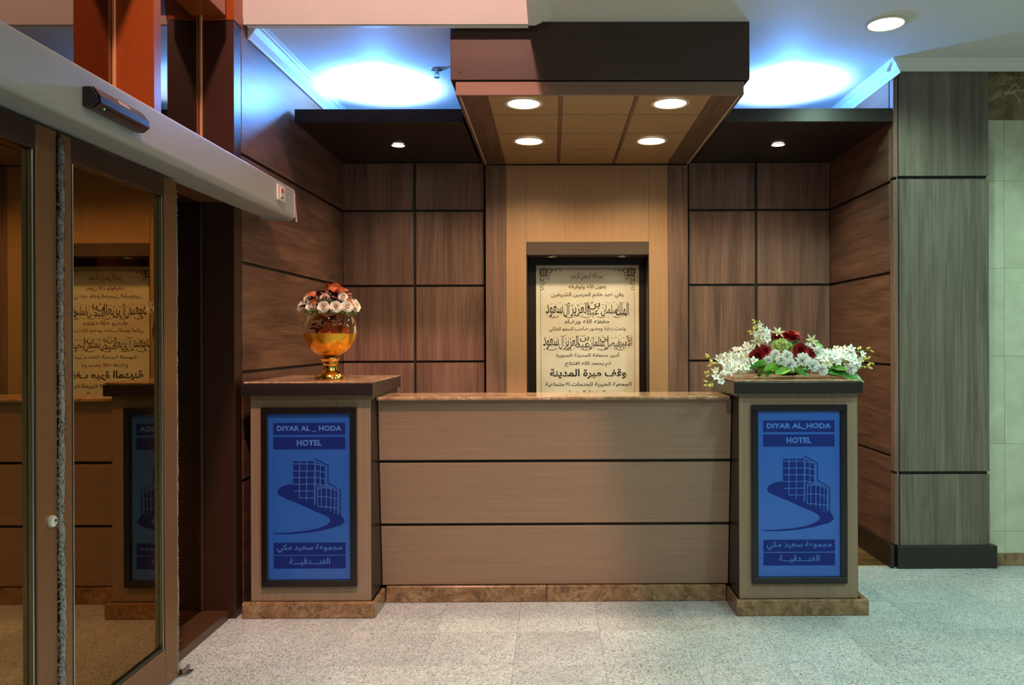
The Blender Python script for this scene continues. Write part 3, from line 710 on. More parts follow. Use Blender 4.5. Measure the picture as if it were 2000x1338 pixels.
# pedestals
def pedestal(x0, x1, c0, c1, m0, m1, label):
    t = empty('counter_pedestal', ((x0+x1)/2, 4.45, 0), label, 'pedestal', 'pedestals at both ends of the counter')
    box('core', x0+0.014, x1-0.014, 4.111, 4.79, 0.002, 1.160, wenge_v, t, 0)
    box('front_board', x0+0.003, x1-0.003, 4.095, 4.1105, 0.0835, 1.161, oakp_v, t)
    for a, b in ((x0, x0+0.0135), (x1-0.0135, x1)):
        box('side_board', a, b, 4.099, 4.79, 0.0835, 1.161, wenge_v, t)
    box('cap_board', c0, c1, 4.05, 4.80, 1.162, 1.2228, wenge, t, 0.002)
    box('marble_top', c0+0.012, c1-0.004, 4.060, 4.792, 1.2230, 1.2335, emp_top, t, 0.003)
    box('marble_plinth', m0, m1, 4.068, 4.0945, 0.0005, 0.0830, emperador, t, 0.004)
    if m0 < 0: box('marble_plinth', m1-0.0225, m1, 4.0950, 4.3075, 0.0005, 0.0830, emperador, t, 0.004)
    else: box('marble_plinth', m0, m0+0.0165, 4.0950, 4.3075, 0.0005, 0.0830, emperador, t, 0.004)
    if m0 > 0: box('marble_plinth', m1-0.03, m1, 4.0950, 4.78, 0.0005, 0.0830, emperador, t, 0.004)
    return t
pedestal(-1.5873, -0.9536, -1.617, -0.935, -1.6227, -0.9282, 'left counter pedestal carrying the gold vase')
pedestal(0.9719, 1.6021, 0.940, 1.612, 0.9549, 1.647, 'right counter pedestal carrying the long floral centrepiece')

# signs
sg_m, t_, b_ = nt('sign_blue_panel')
b_.inputs['Base Color'].default_value = (0.022, 0.085, 0.40, 1); b_.inputs['Roughness'].default_value = 0.35; b_.inputs['Coat Weight'].default_value = 0.6; b_.inputs['Coat Roughness'].default_value = 0.04
no_ = N(t_, 'ShaderNodeTexNoise'); no_.inputs['Scale'].default_value = 3; tc_ = N(t_, 'ShaderNodeTexCoord'); t_.links.new(tc_.outputs['Object'], no_.inputs['Vector'])
rr_ = N(t_, 'ShaderNodeValToRGB'); rr_.color_ramp.elements[0].color = (0.016, 0.095, 0.44, 1); rr_.color_ramp.elements[1].color = (0.022, 0.125, 0.54, 1)
t_.links.new(no_.outputs['Fac'], rr_.inputs[0]); t_.links.new(rr_.outputs[0], b_.inputs['Base Color'])
sg_dark = plain('sign_dark_blue', (0.004, 0.018, 0.19), 0.5, spec=0.3)
sg_text = plain('sign_lettering_blue', (0.07, 0.20, 0.62), 0.5, spec=0.3)
frame_m = plain('sign_frame', (0.010, 0.007, 0.008), 0.28)
def sign(x0, x1, z0, z1, en, label):
    cx, cz = (x0+x1)/2, (z0+z1)/2; fy = 4.0945
    t = empty('framed_sign', (cx, fy, z0), label, 'sign', 'blue hotel signs on the pedestals')
    fw = 0.034
    for a in ((x0, x1, z1-fw, z1), (x0, x1, z0, z0+fw)): box('frame_rail', a[0], a[1], fy-0.022, fy-0.0002, a[2], a[3], frame_m, t, 0.003)
    for a in ((x0, x0+fw), (x1-fw, x1)): box('frame_stile', a[0], a[1], fy-0.022, fy-0.0002, z0+fw+0.0003, z1-fw-0.0003, frame_m, t, 0.003)
    py = fy-0.0065
    box('sign_panel', x0+fw+0.0003, x1-fw-0.0003, py, fy-0.0003, z0+fw+0.0005, z1-fw-0.0005, sg_m, t, 0)
    k = (z1-z0-2*fw)/882.0
    def U(x, y): return cx+(x-427-(y-650)*0.012)*k*1.02
    def V(y): return cz+(654-y)*k
    def band(y0, y1):
        bm = bmesh.new(); bm_box(bm, (cx-187*k*1.02, py-0.0010, V(y1)), (cx+187*k*1.02, py-0.0001, V(y0)))
        fin('print_band', bm, t, (cx, py, V(y0)), sg_dark)
    for a in ((262, 325), (337, 402), (898, 962), (968, 1035)): band(*a)
    yt = py-0.0010
    text('lettering', en, cx, V(293), 342*k, 32*k, yt, sg_text, t, 0.042, spacing=1.06)
    text('lettering', 'HOTEL', cx, V(368), 132*k, 32*k, yt, sg_text, t, 0.042, spacing=1.06)
    text('lettering', 'مجموعة سعيد مكي', cx, V(929), 345*k, 46*k, yt, sg_text, t, 0.016, True)
    text('lettering', 'الفنـــدقيـــة', cx, V(1000), 215*k, 42*k, yt, sg_text, t, 0.016, True)
    def poly(bm, pts, y=py-0.0010):
        vs = [bm.verts.new((U(a, b), y, V(b))) for a, b in pts]; f = bm.faces.new(vs)
        bmesh.ops.triangulate(bm, faces=[f])
    bm = bmesh.new()
    for q in ([(341, 466), (453, 466), (505, 494), (505, 602), (453, 602), (341, 602)], [(341, 602), (505, 602), (577, 616), (577, 700), (341, 640)], [(341, 640), (577, 700), (577, 752), (455, 724), (341, 677)]):
        poly(bm, q)
    fin('emblem_tower', bm, t, (cx, py, cz), sg_dark)
    up = [(341, 587), (300, 592), (270, 608), (259, 627), (268, 645), (300, 662), (370, 690), (450, 728), (505, 751), (530, 768), (537, 785), (520, 804), (470, 824), (400, 837), (320, 844), (241, 847)]
    dn = [(380, 600), (375, 608), (380, 615), (400, 627), (420, 640), (440, 655), (470, 672), (520, 700), (570, 728), (603, 766), (611, 788), (590, 808), (500, 832), (420, 845), (330, 852), (241, 852)]
    bm = bmesh.new(); ya = py-0.0008
    A = [bm.verts.new((U(*p), ya, V(p[1]))) for p in up]; B = [bm.verts.new((U(*p), ya, V(p[1]))) for p in dn]
    for i in range(len(up)-1): bm.faces.new((A[i], A[i+1], B[i+1], B[i]))
    fin('emblem_road', bm, t, (cx, py, cz), sg_dark)
    bm = bmesh.new()
    bm_ribbon(bm, [(U(a, b), V(b)) for a, b in ((451, 451), (522, 490), (523, 582), (587, 618), (588, 756))], 6*k, py-0.0012)
    fin('emblem_outline', bm, t, (cx, py, cz), sg_dark)
    bm = bmesh.new(); w = 3.2*k; yy = py-0.0016
    def ln(*pts, w=w): bm_ribbon(bm, [(U(a, b), V(b)) for a, b in pts], w, yy)
    for x, y1 in ((374, 660), (412, 678), (453, 700)): ln((x, 466), (x, y1))
    ln((482, 482), (482, 600)); ln((458, 466), (458, 690), w=2*k)
    for y in (480, 517, 552, 587, 624): ln((341 if y < 600 else 345, y), (453, y))
    ln((376, 660), (455, 660))
    for y in (490, 525, 560, 594): ln((453, y-10), (505, y))
    ln((470, 600), (505, 602)); ln((470, 600), (470, 706))
    for x, y1 in ((489, 712), (515, 722), (538, 732), (558, 745), (574, 752)): ln((x, 606), (x, y1))
    ln((470, 612), (515, 606), (575, 624)); ln((470, 655), (515, 654), (575, 668)); ln((470, 706), (515, 708), (575, 716))
    fin('emblem_grid', bm, t, (cx, py, cz), sg_text)
    return t
a, b = at(509, 796, 4.075), at(697, 1146, 4.075)
sign(a.x, b.x, b.z, a.z, 'DIYAR AL _ HODA', 'blue framed hotel sign on the pedestal under the gold vase')
a, b = at(1468, 791, 4.075), at(1656, 1140, 4.075)
sign(a.x, b.x, b.z, a.z, 'DiYAR AL_HODA', 'blue framed hotel sign on the pedestal under the floral centrepiece')

# ---------------------------------------------------------------- left: glazed entrance
GX = -1.83
col = box('trim_6', GX-0.05, -1.657, 4.075, 4.168, 0.0, 3.115, plain('red_brown_post', (0.036, 0.012, 0.007), 0.4), None, 0.002)
tag(col, 'dark brown wooden post between the glazed entrance and the alcove wall', 'post', kind='structure')
w1 = empty('window_1', (GX, 3.0, 2.30), 'tall bronze framed glazing above the sliding door', 'window', kind='structure')
for y0, y1 in ((-1.18, 1.30), (1.36, 3.268), (3.332, 4.072)):
    box('glass_pane', GX-0.006, GX, y0, y1, 2.30, 3.20, glass_up, w1, 0)
box('mullion', GX-0.03, -1.662, 3.270, 3.330, 2.30, 6.15, bronze_red, w1, 0.002)
box('mullion', GX-0.03, -1.662, 1.300, 1.360, 2.30, 6.15, bronze_red, w1, 0.002)
for y in (3.262, 4.066):
    box('glazing_bead', GX+0.001, GX+0.014, y-0.007, y+0.006, 2.30, 3.16, plain('shiny_bead', (1.0, 0.55, 0.28), 0.3, 0.6), w1, 0.002)
box('transom', GX-0.03, -1.662, 3.333, 3.985, 3.104, 3.34, bronze_red, w1, 0.002)
box('transom', GX-0.03, -1.662, 1.362, 3.267, 3.104, 3.34, bronze_red, w1, 0.002)
box('upper_post', GX-0.03, -1.653, 4.072, 4.186, 3.117, 6.15, bronze_red, w1, 0.002)
box('upper_glass', GX-0.006, GX, -1.18, 3.268, 3.342, 6.15, glass_up, w1, 0)
box('upper_glass', GX-0.006, GX, 3.332, 4.07, 3.342, 6.15, glass_up, w1, 0)
w2 = empty('window_2', (GX, 3.75, 0), 'fixed dark side window beside the sliding door', 'window', kind='structure')
box('glass_pane', GX-0.006, GX, 3.0, 4.068, 0.05, 2.165, glass_m, w2, 0)
box('sill_rail', GX-0.03, -1.688, 2.6, 4.072, 0.0005, 0.045, plain('sill_brown', (0.085, 0.036, 0.016), 0.35, 0.2), w2, 0.002)
box('door_header', GX-0.03, -1.672, -1.18, 4.072, 2.168, 2.298, bronze_m, w2, 0.002)
box('glazing_bead', GX+0.001, GX+0.012, 4.054, 4.066, 0.048, 2.16, plain('dull_bead', (0.12, 0.06, 0.035), 0.3, 0.6), w2, 0.001)

def brush(name, x, y, z0, z1, parent, r, seed, tuft):
    """pile weather strip: a wavering rope of short tufts"""
    rnd = random.Random(seed); bm = bmesh.new()
    n = 70; pts = []; rad = []
    for i in range(n+1):
        z = z0+(z1-z0)*i/n
        pts.append((x+rnd.uniform(-.15, .15)*r, y+math.sin(z*9+seed)*r*0.25+rnd.uniform(-.2, .2)*r, z)); rad.append(r*rnd.uniform(0.7, 1.0))
    bm_tube(bm, pts, rad, 7)
    for k in range(tuft):
        z = rnd.uniform(z0, z1); a = rnd.uniform(0, 2*PI); L = r*rnd.uniform(0.9, 1.7)
        c = Vector((x, y+math.sin(z*9+seed)*r*0.25, z)); d = Vector((math.cos(a), math.sin(a), rnd.uniform(-0.9, 0.1)))
        s = Vector((-math.sin(a), math.cos(a), 0))*r*0.38
        p0 = c+d*r*0.4
        vs = [bm.verts.new(v) for v in (p0-s, p0+s, c+d*L*0.8+s*0.6+Vector((0, 0, -r*.3)), c+d*L-Vector((0, 0, r*.5)), c+d*L*0.8-s*0.6)]
        bm.faces.new(vs)
    return fin(name, bm, parent, (x, y, (z0+z1)/2), brush_m, True)
def leaf(nm, y0, y1, s0, s1, label):
    X0, X1 = -1.658, -1.612
    t = empty(nm, (X1, (y0+y1)/2, 0.01), label, 'door', kind='structure')
    box('stile', X0, X1, y0, y0+s0, 0.012, 2.131, bronze_m, t, 0.003)
    box('stile', X0, X1, y1-s1, y1, 0.012, 2.131, bronze_m, t, 0.003)
    box('bottom_rail', X0+0.001, X1-0.001, y0+s0+0.0004, y1-s1-0.0004, 0.012, 0.165, bronze_m, t, 0.003)
    box('top_rail', X0+0.001, X1-0.001, y0+s0+0.0004, y1-s1-0.0004, 2.05, 2.131, darkmetal, t, 0.003)  # darker than the stiles: shadow under the operator put into its colour
    box('glass_pane', -1.640, -1.632, y0+s0+0.0005, y1-s1-0.0005, 0.166, 2.049, glass_m, t, 0)
    for y in (y0+s0+0.0006, y1-s1-0.0106):
        box('gasket', -1.6305, X1-0.006, y, y+0.010, 0.167, 2.048, rubber, t, 0.001)
        box('glazing_bead', -1.6315, X1-0.003, (y+0.0105 if y < (y0+y1)/2 else y-0.0045), (y+0.0145 if y < (y0+y1)/2 else y-0.0005), 0.167, 2.048, chrome, t, 0.001)
    box('gasket', -1.6305, X1-0.006, y0+s0+0.016, y1-s1-0.016, 0.1665, 0.176, rubber, t, 0.001)
    return t
dA = leaf('door_1', 2.572, 3.357, 0.055, 0.105, 'right bronze framed sliding glass leaf reflecting the plaque')
brush('brush_seal', -1.607, 2.560, 0.02, 2.11, dA, 0.0105, 3, 2200)
brush('brush_seal', -1.620, 3.366, 0.02, 2.11, dA, 0.0075, 5, 1600)
dB = leaf('door_2', 1.70, 2.548, 0.09, 0.100, 'left bronze framed sliding glass leaf with a round lock')
lk = at(108, 1018, 2.5); lkY = 2.515; lz = 0.871
lathe('lock_cylinder', [(0, 0.013), (0.010, 0.013), (0.017, 0.010), (0.0195, 0.004), (0.0195, 0), (0, 0)], (-1.6118, lkY, lz), plain('lock_metal', (0.8, 0.8, 0.72), 0.3, 0.6), dB, 28, Matrix.Rotation(PI/2, 4, 'Y'))
lathe('keyhole', [(0, 0.0008), (0.005, 0.0008), (0.005, 0), (0, 0)], (-1.5985, lkY+0.002, lz+0.003), groove_m, dB, 12, Matrix.Rotation(PI/2, 4, 'Y'))
g = empty('floor_guide', (-1.60, 3.40, 0), 'small metal guide bracket on the floor at the foot of the sliding door', 'door guide')
box('base_plate', -1.66, -1.580, 3.375, 3.435, 0.0008, 0.008, chrome, g, 0.002)
box('upright', -1.606, -1.596, 3.375, 3.435, 0.0085, 0.030, plain('guide_metal', (0.3, 0.25, 0.2), 0.35, 0.8), g, 0.002)

# operator beam
op = empty('door_operator', (-1.53, 2.4, 2.12), 'long white automatic door operator beam above the sliding door', 'door operator')
pr = [(-1.660, 2.148)]
pr += [(-1.655, 2.1478), (-1.479, 2.1284), (-1.475, 2.128)]
for k in range(1, 6):
    a = -PI/2+k*PI/2/6; pr.append((-1.475+0.022*math.cos(a), 2.150+0.022*math.sin(a)))
pr += [(-1.4525, 2.155), (-1.4522, 2.160), (-1.4511, 2.285), (-1.451, 2.290)]
for k in range(1, 5):
    a = k*PI/2/5; pr.append((-1.458+0.007*math.cos(a), 2.290+0.007*math.sin(a)))
pr += [(-1.655, 2.298)]
o = prism('cover', pr, 'xz', 0.2, 4.392, op_m, op, True)
e = prism('end_cap', [(-1.645, 2.133), (-1.475, 2.118), (-1.447, 2.143), (-1.447, 2.272), (-1.464, 2.296), (-1.645, 2.296)], 'xz', 4.394, 4.404, op_m, op)
fl = prism('loose_end_plate', [(4.402, 2.270), (4.405, 2.290), (4.455, 2.125), (4.43, 2.118)], 'yz', -1.455, -1.452, plain('pinkish_metal', (0.62, 0.52, 0.46), 0.4), op)

# sensor
sn = empty('motion_sensor', (-1.42, 2.55, 2.2), 'black motion sensor stuck on the white operator beam', 'sensor')
s0, s1 = 2.42, 2.735
prism('housing', [(-1.4495, 2.238), (-1.4495, 2.174), (-1.424, 2.172), (-1.400, 2.190), (-1.402, 2.212), (-1.424, 2.240)], 'xz', s0+0.012, s1-0.012, black_pl, sn)
for a, b in ((s0, s0+0.011), (s1-0.011, s1)):
    prism('end_cap', [(-1.4495, 2.236), (-1.4495, 2.175), (-1.426, 2.174), (-1.405, 2.191), (-1.407, 2.209), (-1.426, 2.237)], 'xz', a, b, black_pl, sn)
st = box('sticker', -1.4125, -1.4118, 2.555, 2.615, 2.2215-0.007, 2.2225+0.007, white_pl, sn, 0)
st.rotation_euler = (0, -math.radians(38), 0)
st.location = Vector((-1.4122, 2.585, 2.2270))-wpos(sn)
for k, (a, b) in enumerate(((0.010, 0.020), (0.024, 0.030), (0.034, 0.044), (0.047, 0.053))):
    bmx = bmesh.new(); bm_box(bmx, (0.0003, -0.03+a, -0.003), (0.0008, -0.03+b, 0.003))
    mk = bpy.data.meshes.new('sticker_mark'); bmx.to_mesh(mk); bmx.free(); mk.materials.append(black_pl)
    mo = link('sticker_mark', mk, st, (0, 0, 0))
box('lens_strip', -1.4115, -1.4075, s0+0.06, s1-0.05, 2.1800, 2.1830, groove_m, sn, 0)
gl = emit('green_led', (0.15, 0.9, 0.3), 1.5)
lathe('indicator_led', [(0, 0.0015), (0.002, 0.001), (0.002, 0), (0, 0)], (-1.412, s0+0.05, 2.1800), gl, sn, 8, Matrix.Rotation(PI*0.75, 4, 'Y'))
# key switch
ks = empty('rocker_switch', (-1.447, 4.17, 2.235), 'white switch plate with a red rocker at the end of the operator beam', 'switch')
box('plate', -1.4515, -1.4435, 4.115, 4.225, 2.190, 2.275, white_pl, ks, 0.003)
box('rocker', -1.4434, -1.4395, 4.150, 4.195, 2.205, 2.262, white_pl, ks, 0.001)
box('red_mark', -1.4393, -1.4388, 4.155, 4.190, 2.235, 2.258, red_pl, ks, 0)
box('dark_slot', -1.4393, -1.4388, 4.155, 4.190, 2.207, 2.213, groove_m, ks, 0)

# ---------------------------------------------------------------- flowers
def basis(d, spin=0.0, s=1.0):
    d = Vector(d).normalized(); q = d.to_track_quat('Z', 'Y').to_matrix().to_4x4()
    return q @ Matrix.Rotation(spin, 4, 'Z') @ Matrix.Scale(s, 4)
def put(name, me, parent, loc, d=(0, 0, 1), spin=0.0, s=1.0):
    """loc in world coordinates (parent chain has no rotation)"""
    o = bpy.data.objects.new(name, me); C.objects.link(o); o.parent = parent
    o.matrix_local = Matrix.Translation(Vector(loc)-wpos(parent)) @ basis(d, spin, s)
    return o
def mesh_from(bm, name, mats):
    me = bpy.data.meshes.new(name); bm.to_mesh(me); bm.free()
    for m in mats: me.materials.append(m)
    for p in me.polygons: p.use_smooth = True
    return me
def petal(bm, M, L, Wd, cup=0.3, curl=0.2, nu=4, nv=4, point=0.6, mi=0):
    """petal growing along +X from origin, bending up (+Z)"""
    rows = []
    for i in range(nv+1):
        v = i/nv; wv = Wd*(math.sin(PI*min(1, v*0.86+0.08))**point); row = []
        for j in range(nu+1):
            u = j/nu*2-1
            row.append(bm.verts.new(M @ Vector((L*v, wv*u*0.5, cup*L*v*v+curl*L*u*u*0.3*(1 if v < .9 else .5)))))
        rows.append(row)
    for A, B in zip(rows, rows[1:]):
        for j in range(nu):
            f = bm.faces.new((A[j], A[j+1], B[j+1], B[j])); f.material_index = mi
def rose_mesh(name, mats, seed=0, open_=1.0):
    """unit radius rose opening towards +Z"""
    rnd = random.Random(seed); bm = bmesh.new()
    layers = [(0.20, 3, 0.66), (0.38, 4, 0.74), (0.58, 5, 0.72), (0.78, 5, 0.58), (0.95, 6, 0.30)]
    for li, (R, n, top) in enumerate(layers):
        for k in range(n):
            a0 = 2*PI*k/n+li*0.7+rnd.uniform(-.15, .15); wd = 2*PI/n*0.72
            rows = []
            for iv in range(5):
                v = iv/4; row = []
                for ju in range(6):
                    u = ju/5*2-1; a = a0+u*wd
                    edge = 1-0.28*u*u*(v**2)
                    r = R*(0.35+0.65*math.sin(v*PI/2)) + (0.20*v**4*open_*(1-0.5*u*u) if li > 1 else 0) - 0.02*(u > 0)
                    z = -0.30+ (top+0.30)*v*edge + rnd.uniform(-.012, .012) - (0.05*v**6 if li > 1 else 0)
                    row.append(bm.verts.new((r*math.cos(a), r*math.sin(a), z)))
                rows.append(row)
            for A, B in zip(rows, rows[1:]):
                for j in range(5): f = bm.faces.new((A[j], A[j+1], B[j+1], B[j])); f.material_index = 1 if (li < 2 and len(mats) > 1) else 0
    bm_lathe(bm, [(0.13, -0.3), (0.15, 0.3), (0.10, 0.50), (0.05, 0.56), (0, 0.56)], 8, mi=len(mats)-1)
    return mesh_from(bm, name, mats)
def mum_mesh(name, mats, seed=0):
    rnd = random.Random(seed); bm = bmesh.new()
    for li, (n, L, el) in enumerate(((15, 1.0, 0.05), (14, 0.9, 0.35), (12, 0.75, 0.7), (9, 0.5, 1.05), (6, 0.3, 1.35))):
        for k in range(n):
            a = 2*PI*k/n+li*0.21+rnd.uniform(-.1, .1)
            M = Matrix.Rotation(a, 4, 'Z') @ Matrix.Rotation(-el+rnd.uniform(-.12, .12), 4, 'Y')
            petal(bm, M, L*rnd.uniform(.88, 1.05), 0.36, 0.18, 0.6, 2, 3, 0.5, 1 if li > 3 else 0)
    return mesh_from(bm, name, mats)
def orchid_mesh(name, mats, seed=0):
    rnd = random.Random(seed); bm = bmesh.new()
    for k in range(5):
        M = Matrix.Rotation(2*PI*k/5+rnd.uniform(-.12, .12), 4, 'Z') @ Matrix.Rotation(-0.25+rnd.uniform(-.2, .2), 4, 'Y')
        petal(bm, M, rnd.uniform(.85, 1.05), 0.62 if k % 2 == 0 else 0.5, 0.1, 0.25, 3, 3, 0.6)
    petal(bm, Matrix.Rotation(0.6, 4, 'Z') @ Matrix.Rotation(-1.0, 4, 'Y'), 0.5, 0.34, -0.3, 0.9, 3, 3, 0.6, 1)
    return mesh_from(bm, name, mats)
def lily_mesh(name, mats):
    bm = bmesh.new()
    for k in range(6):
        M = Matrix.Rotation(2*PI*k/6, 4, 'Z') @ Matrix.Rotation(-0.75 if k % 2 else -0.6, 4, 'Y')
        petal(bm, M, 1.05, 0.36, -0.28, 0.5, 3, 5, 0.7)
    for k in range(5):
        a = 2*PI*k/5; bm_tube(bm, [(0, 0, 0), (0.12*math.cos(a), 0.12*math.sin(a), 0.4), (0.2*math.cos(a), 0.2*math.sin(a), 0.62)], 0.03, 4, 1)
    return mesh_from(bm, name, mats)
def bud_mesh(name, mats):
    bm = bmesh.new(); bm_lathe(bm, [(0, 0), (0.22, 0.15), (0.34, 0.5), (0.26, 0.9), (0.08, 1.25), (0, 1.3)], 7)
    return mesh_from(bm, name, mats)
def leaf_mesh(name, mats, L=1.0, Wd=0.4, bend=-0.5, fold=0.25, seed=0):
    bm = bmesh.new(); nv, nu = 9, 4; rows = []
    for i in range(nv+1):
        v = i/nv; w = Wd*math.sin(PI*(0.05+0.93*v))**0.7; row = []
        for j in range(nu+1):
            u = j/nu*2-1
            row.append(bm.verts.new((L*v, w*u*0.5, bend*L*v*v+fold*abs(u)*w+0.02*math.sin(v*14+u*3))))
        rows.append(row)
    for A, B in zip(rows, rows[1:]):
        for j in range(nu): bm.faces.new((A[j], A[j+1], B[j+1], B[j]))
    return mesh_from(bm, name, mats)
def putl(name, me, parent, loc, rot, s):
    o = bpy.data.objects.new(name, me); C.objects.link(o); o.parent = parent
    from mathutils import Euler
    o.matrix_local = Matrix.Translation(Vector(loc)-wpos(parent)) @ Euler(rot, 'XYZ').to_matrix().to_4x4() @ Matrix.Scale(s, 4)
    return o
def petalm(name, col, var=0.12, rough=0.55, sub=0.15):
    m = plain(name, col, rough, var=var, bscale=25)
    b = m.node_tree.nodes['Principled BSDF']
    b.inputs['Subsurface Weight'].default_value = sub; b.inputs['Subsurface Radius'].default_value = (0.01, 0.006, 0.004)
    b.inputs['Subsurface Scale'].default_value = 0.3
    return m
p_white = petalm('white_petal', (0.92, 0.90, 0.82), 0.05); p_cream = petalm('cream_centre', (0.88, 0.80, 0.62))
p_red = petalm('red_petal', (0.30, 0.004, 0.010), 0.35, 0.6, 0.05); p_dred = petalm('dark_red_petal', (0.06, 0.004, 0.010), 0.3, 0.6, 0.05)
p_orange = petalm('orange_leaf', (0.36, 0.07, 0.004), 0.25, 0.45, 0.0)
p_green = petalm('leaf_green', (0.075, 0.30, 0.045), 0.35, 0.35, 0.05); p_lgreen = petalm('lime_green', (0.42, 0.55, 0.16), 0.2, 0.5)
p_yel = petalm('yellow_bud', (0.66, 0.60, 0.14), 0.2); p_white2 = petalm('cool_white_petal', (0.98, 0.98, 0.93), 0.02, 0.5, 0.3)
stem_m = plain('stem_green', (0.16, 0.26, 0.06), 0.5); twig_m = plain('dark_twig', (0.05, 0.02, 0.012), 0.6)
gold = plain('gold', (0.95, 0.55, 0.12), 0.12, 1.0); gold_d = plain('amber_gold_lining', (0.90, 0.42, 0.03), 0.20, 0.75)
cg = bpy.data.materials.new('clear_glass'); cg.use_nodes = True; tt = cg.node_tree; tt.nodes.clear()
_o = N(tt, 'ShaderNodeOutputMaterial'); _t = N(tt, 'ShaderNodeBsdfTransparent'); _g = N(tt, 'ShaderNodeBsdfGlossy'); _m = N(tt, 'ShaderNodeMixShader'); _l = N(tt, 'ShaderNodeLayerWeight'); _l.inputs[0].default_value = 0.14
_t.inputs[0].default_value = (0.93, 0.88, 0.80, 1); _g.inputs['Roughness'].default_value = 0.02; _g.inputs['Color'].default_value = (1, 0.95, 0.85, 1)
tt.links.new(_l.outputs['Fresnel'], _m.inputs[0]); tt.links.new(_t.outputs[0], _m.inputs[1]); tt.links.new(_g.outputs[0], _m.inputs[2]); tt.links.new(_m.outputs[0], _o.inputs[0])

# vase
VY = 4.30; vb = at(645, 740, VY); VX = vb.x; VZ = 1.2337
vs_ = empty('vase', (VX, VY, VZ), 'round glass vase on a gold foot standing on the left pedestal', 'vase')
k = VY/F
foot = [(0, 0), (28, 0), (29.5, 1.5), (29, 5), (26, 10), (19, 15), (14, 18), (13, 22), (12.2, 26), (12.5, 29), (14.5, 31), (15.5, 32), (15, 35), (17, 38), (18.5, 40), (18, 42.5), (12, 44), (0, 44)]
lathe('foot', [(r*k, z*k) for r, z in foot], (VX, VY, VZ), gold, vs_, 40)
R0 = 52*k; GC = VZ+44*k+51*k; 
prb = []
for i in range(0, 15):
    a = -PI/2+0.16+(i/14)*(PI/2-0.16-0.12); prb.append((R0*0.985*math.cos(a), GC+R0*0.985*math.sin(a)*1.0))
inn = [(r*0.97, z+0.001) for r, z in reversed(prb)]
lathe('gold_bowl', [(r, z-VZ) for r, z in [(0.004, prb[0][1])]+prb+inn+[(0.004, prb[0][1]+0.004)]], (VX, VY, VZ), gold_d, vs_, 48)
prg = []
for i in range(0, 27):
    a = -0.125+(i/26)*(PI/2+0.125-0.72); prg.append((R0*math.cos(a), GC+R0*math.sin(a)-VZ))
prg.append((prg[-1][0]+0.004, prg[-1][1]+0.004))
lathe('glass_globe', prg, (VX, VY, VZ), cg, vs_, 48)

bq = empty('bouquet', (VX, VY, GC), 'domed bouquet of white roses and dark red leaves in the glass vase', 'bouquet')
rose_w = [rose_mesh('white_rose', [p_white, p_cream], s) for s in (1, 2, 3)]
def bp(X, Y, dy=0.0): return at(560+X/5.146, 530+Y/5.146, VY+dy)
rr = 0.0285
for i, (X, Y, dy) in enumerate(((150, 360, 0.0), (250, 355, -0.085), (370, 362, -0.115), (495, 360, -0.115), (605, 356, -0.085), (685, 355, -0.02), (215, 275, -0.03), (385, 280, -0.075), (565, 258, -0.06))):
    p = bp(X, Y, dy); d = Vector((p.x-VX, (p.y-VY)*1.5-0.05, 0.055 if Y > 300 else 0.05))
    put('rose', rose_w[i % 3], bq, p, d, i*1.3, rr*(1.05 if Y > 300 else 0.92))
for i in range(7):   # the far side of the dome
    a = 0.25+i*0.43; p = Vector((VX+0.135*math.cos(a), VY+0.115*math.sin(a), bp(0, 350).z+0.01))
    put('rose', rose_w[i % 3], bq, p, (math.cos(a), math.sin(a), 0.4), i, rr)
oleaf = leaf_mesh('orange_leaf', [p_orange], 1, 0.62, -0.35, 0.3); mleaf = leaf_mesh('maroon_leaf', [p_dred], 1, 0.6, -0.3, 0.3)
gleaf_s = leaf_mesh('small_leaf', [p_green], 1, 0.4, -0.3, 0.3)
rnd = random.Random(11)
topc = Vector((VX, VY, bp(0, 300).z))
def leafto(me, name, a, b, s=1.0, roll=0.0, parent=None):
    a, b = Vector(a), Vector(b); d = (b-a); L = d.length
    x = d.normalized(); y = Vector((0, 0, 1)).cross(x)
    if y.length < 1e-3: y = Vector((0, 1, 0))
    y.normalize(); z = x.cross(y)
    M = Matrix((x, y, z)).transposed().to_4x4()
    o = bpy.data.objects.new(name, me); C.objects.link(o); o.parent = parent
    o.matrix_local = Matrix.Translation(a-wpos(parent)) @ M @ Matrix.Rotation(roll, 4, 'X') @ Matrix.Scale(L*s, 4)
    return o
for (A, B, dy, r_) in (((480, 230), (590, 165), -0.07, 0.9), ((450, 190), (395, 110), -0.03, 0.7), ((340, 270), (210, 200), -0.075, -0.8), ((330, 300), (215, 300), -0.095, 0.6), ((300, 240), (385, 190), -0.05, 0.9), ((600, 300), (660, 310), -0.085, 0.5), ((560, 200), (650, 270), -0.05, -0.7), ((420, 160), (580, 190), -0.045, 0.9), ((250, 310), (330, 300), -0.10, 1.0)):
    leafto(oleaf, 'orange_leaf', bp(A[0], A[1], dy+0.02), bp(B[0], B[1], dy), 1.0, r_, bq)
for (A, B, dy, r_) in (((440, 250), (500, 190), -0.07, 0.6), ((240, 290), (340, 220), -0.05, 0.7), ((220, 370), (130, 340), -0.09, 0.4), ((560, 240), (610, 200), -0.02, 0.4), ((520, 300), (460, 240), -0.09, -0.8), ((380, 250), (260, 230), -0.04, 0.8), ((470, 220), (430, 180), -0.02, 1.0), ((600, 220), (540, 180), 0.0, 0.5)):
    leafto(mleaf, 'maroon_leaf', bp(A[0], A[1], dy+0.02), bp(B[0], B[1], dy), 1.1, r_, bq)
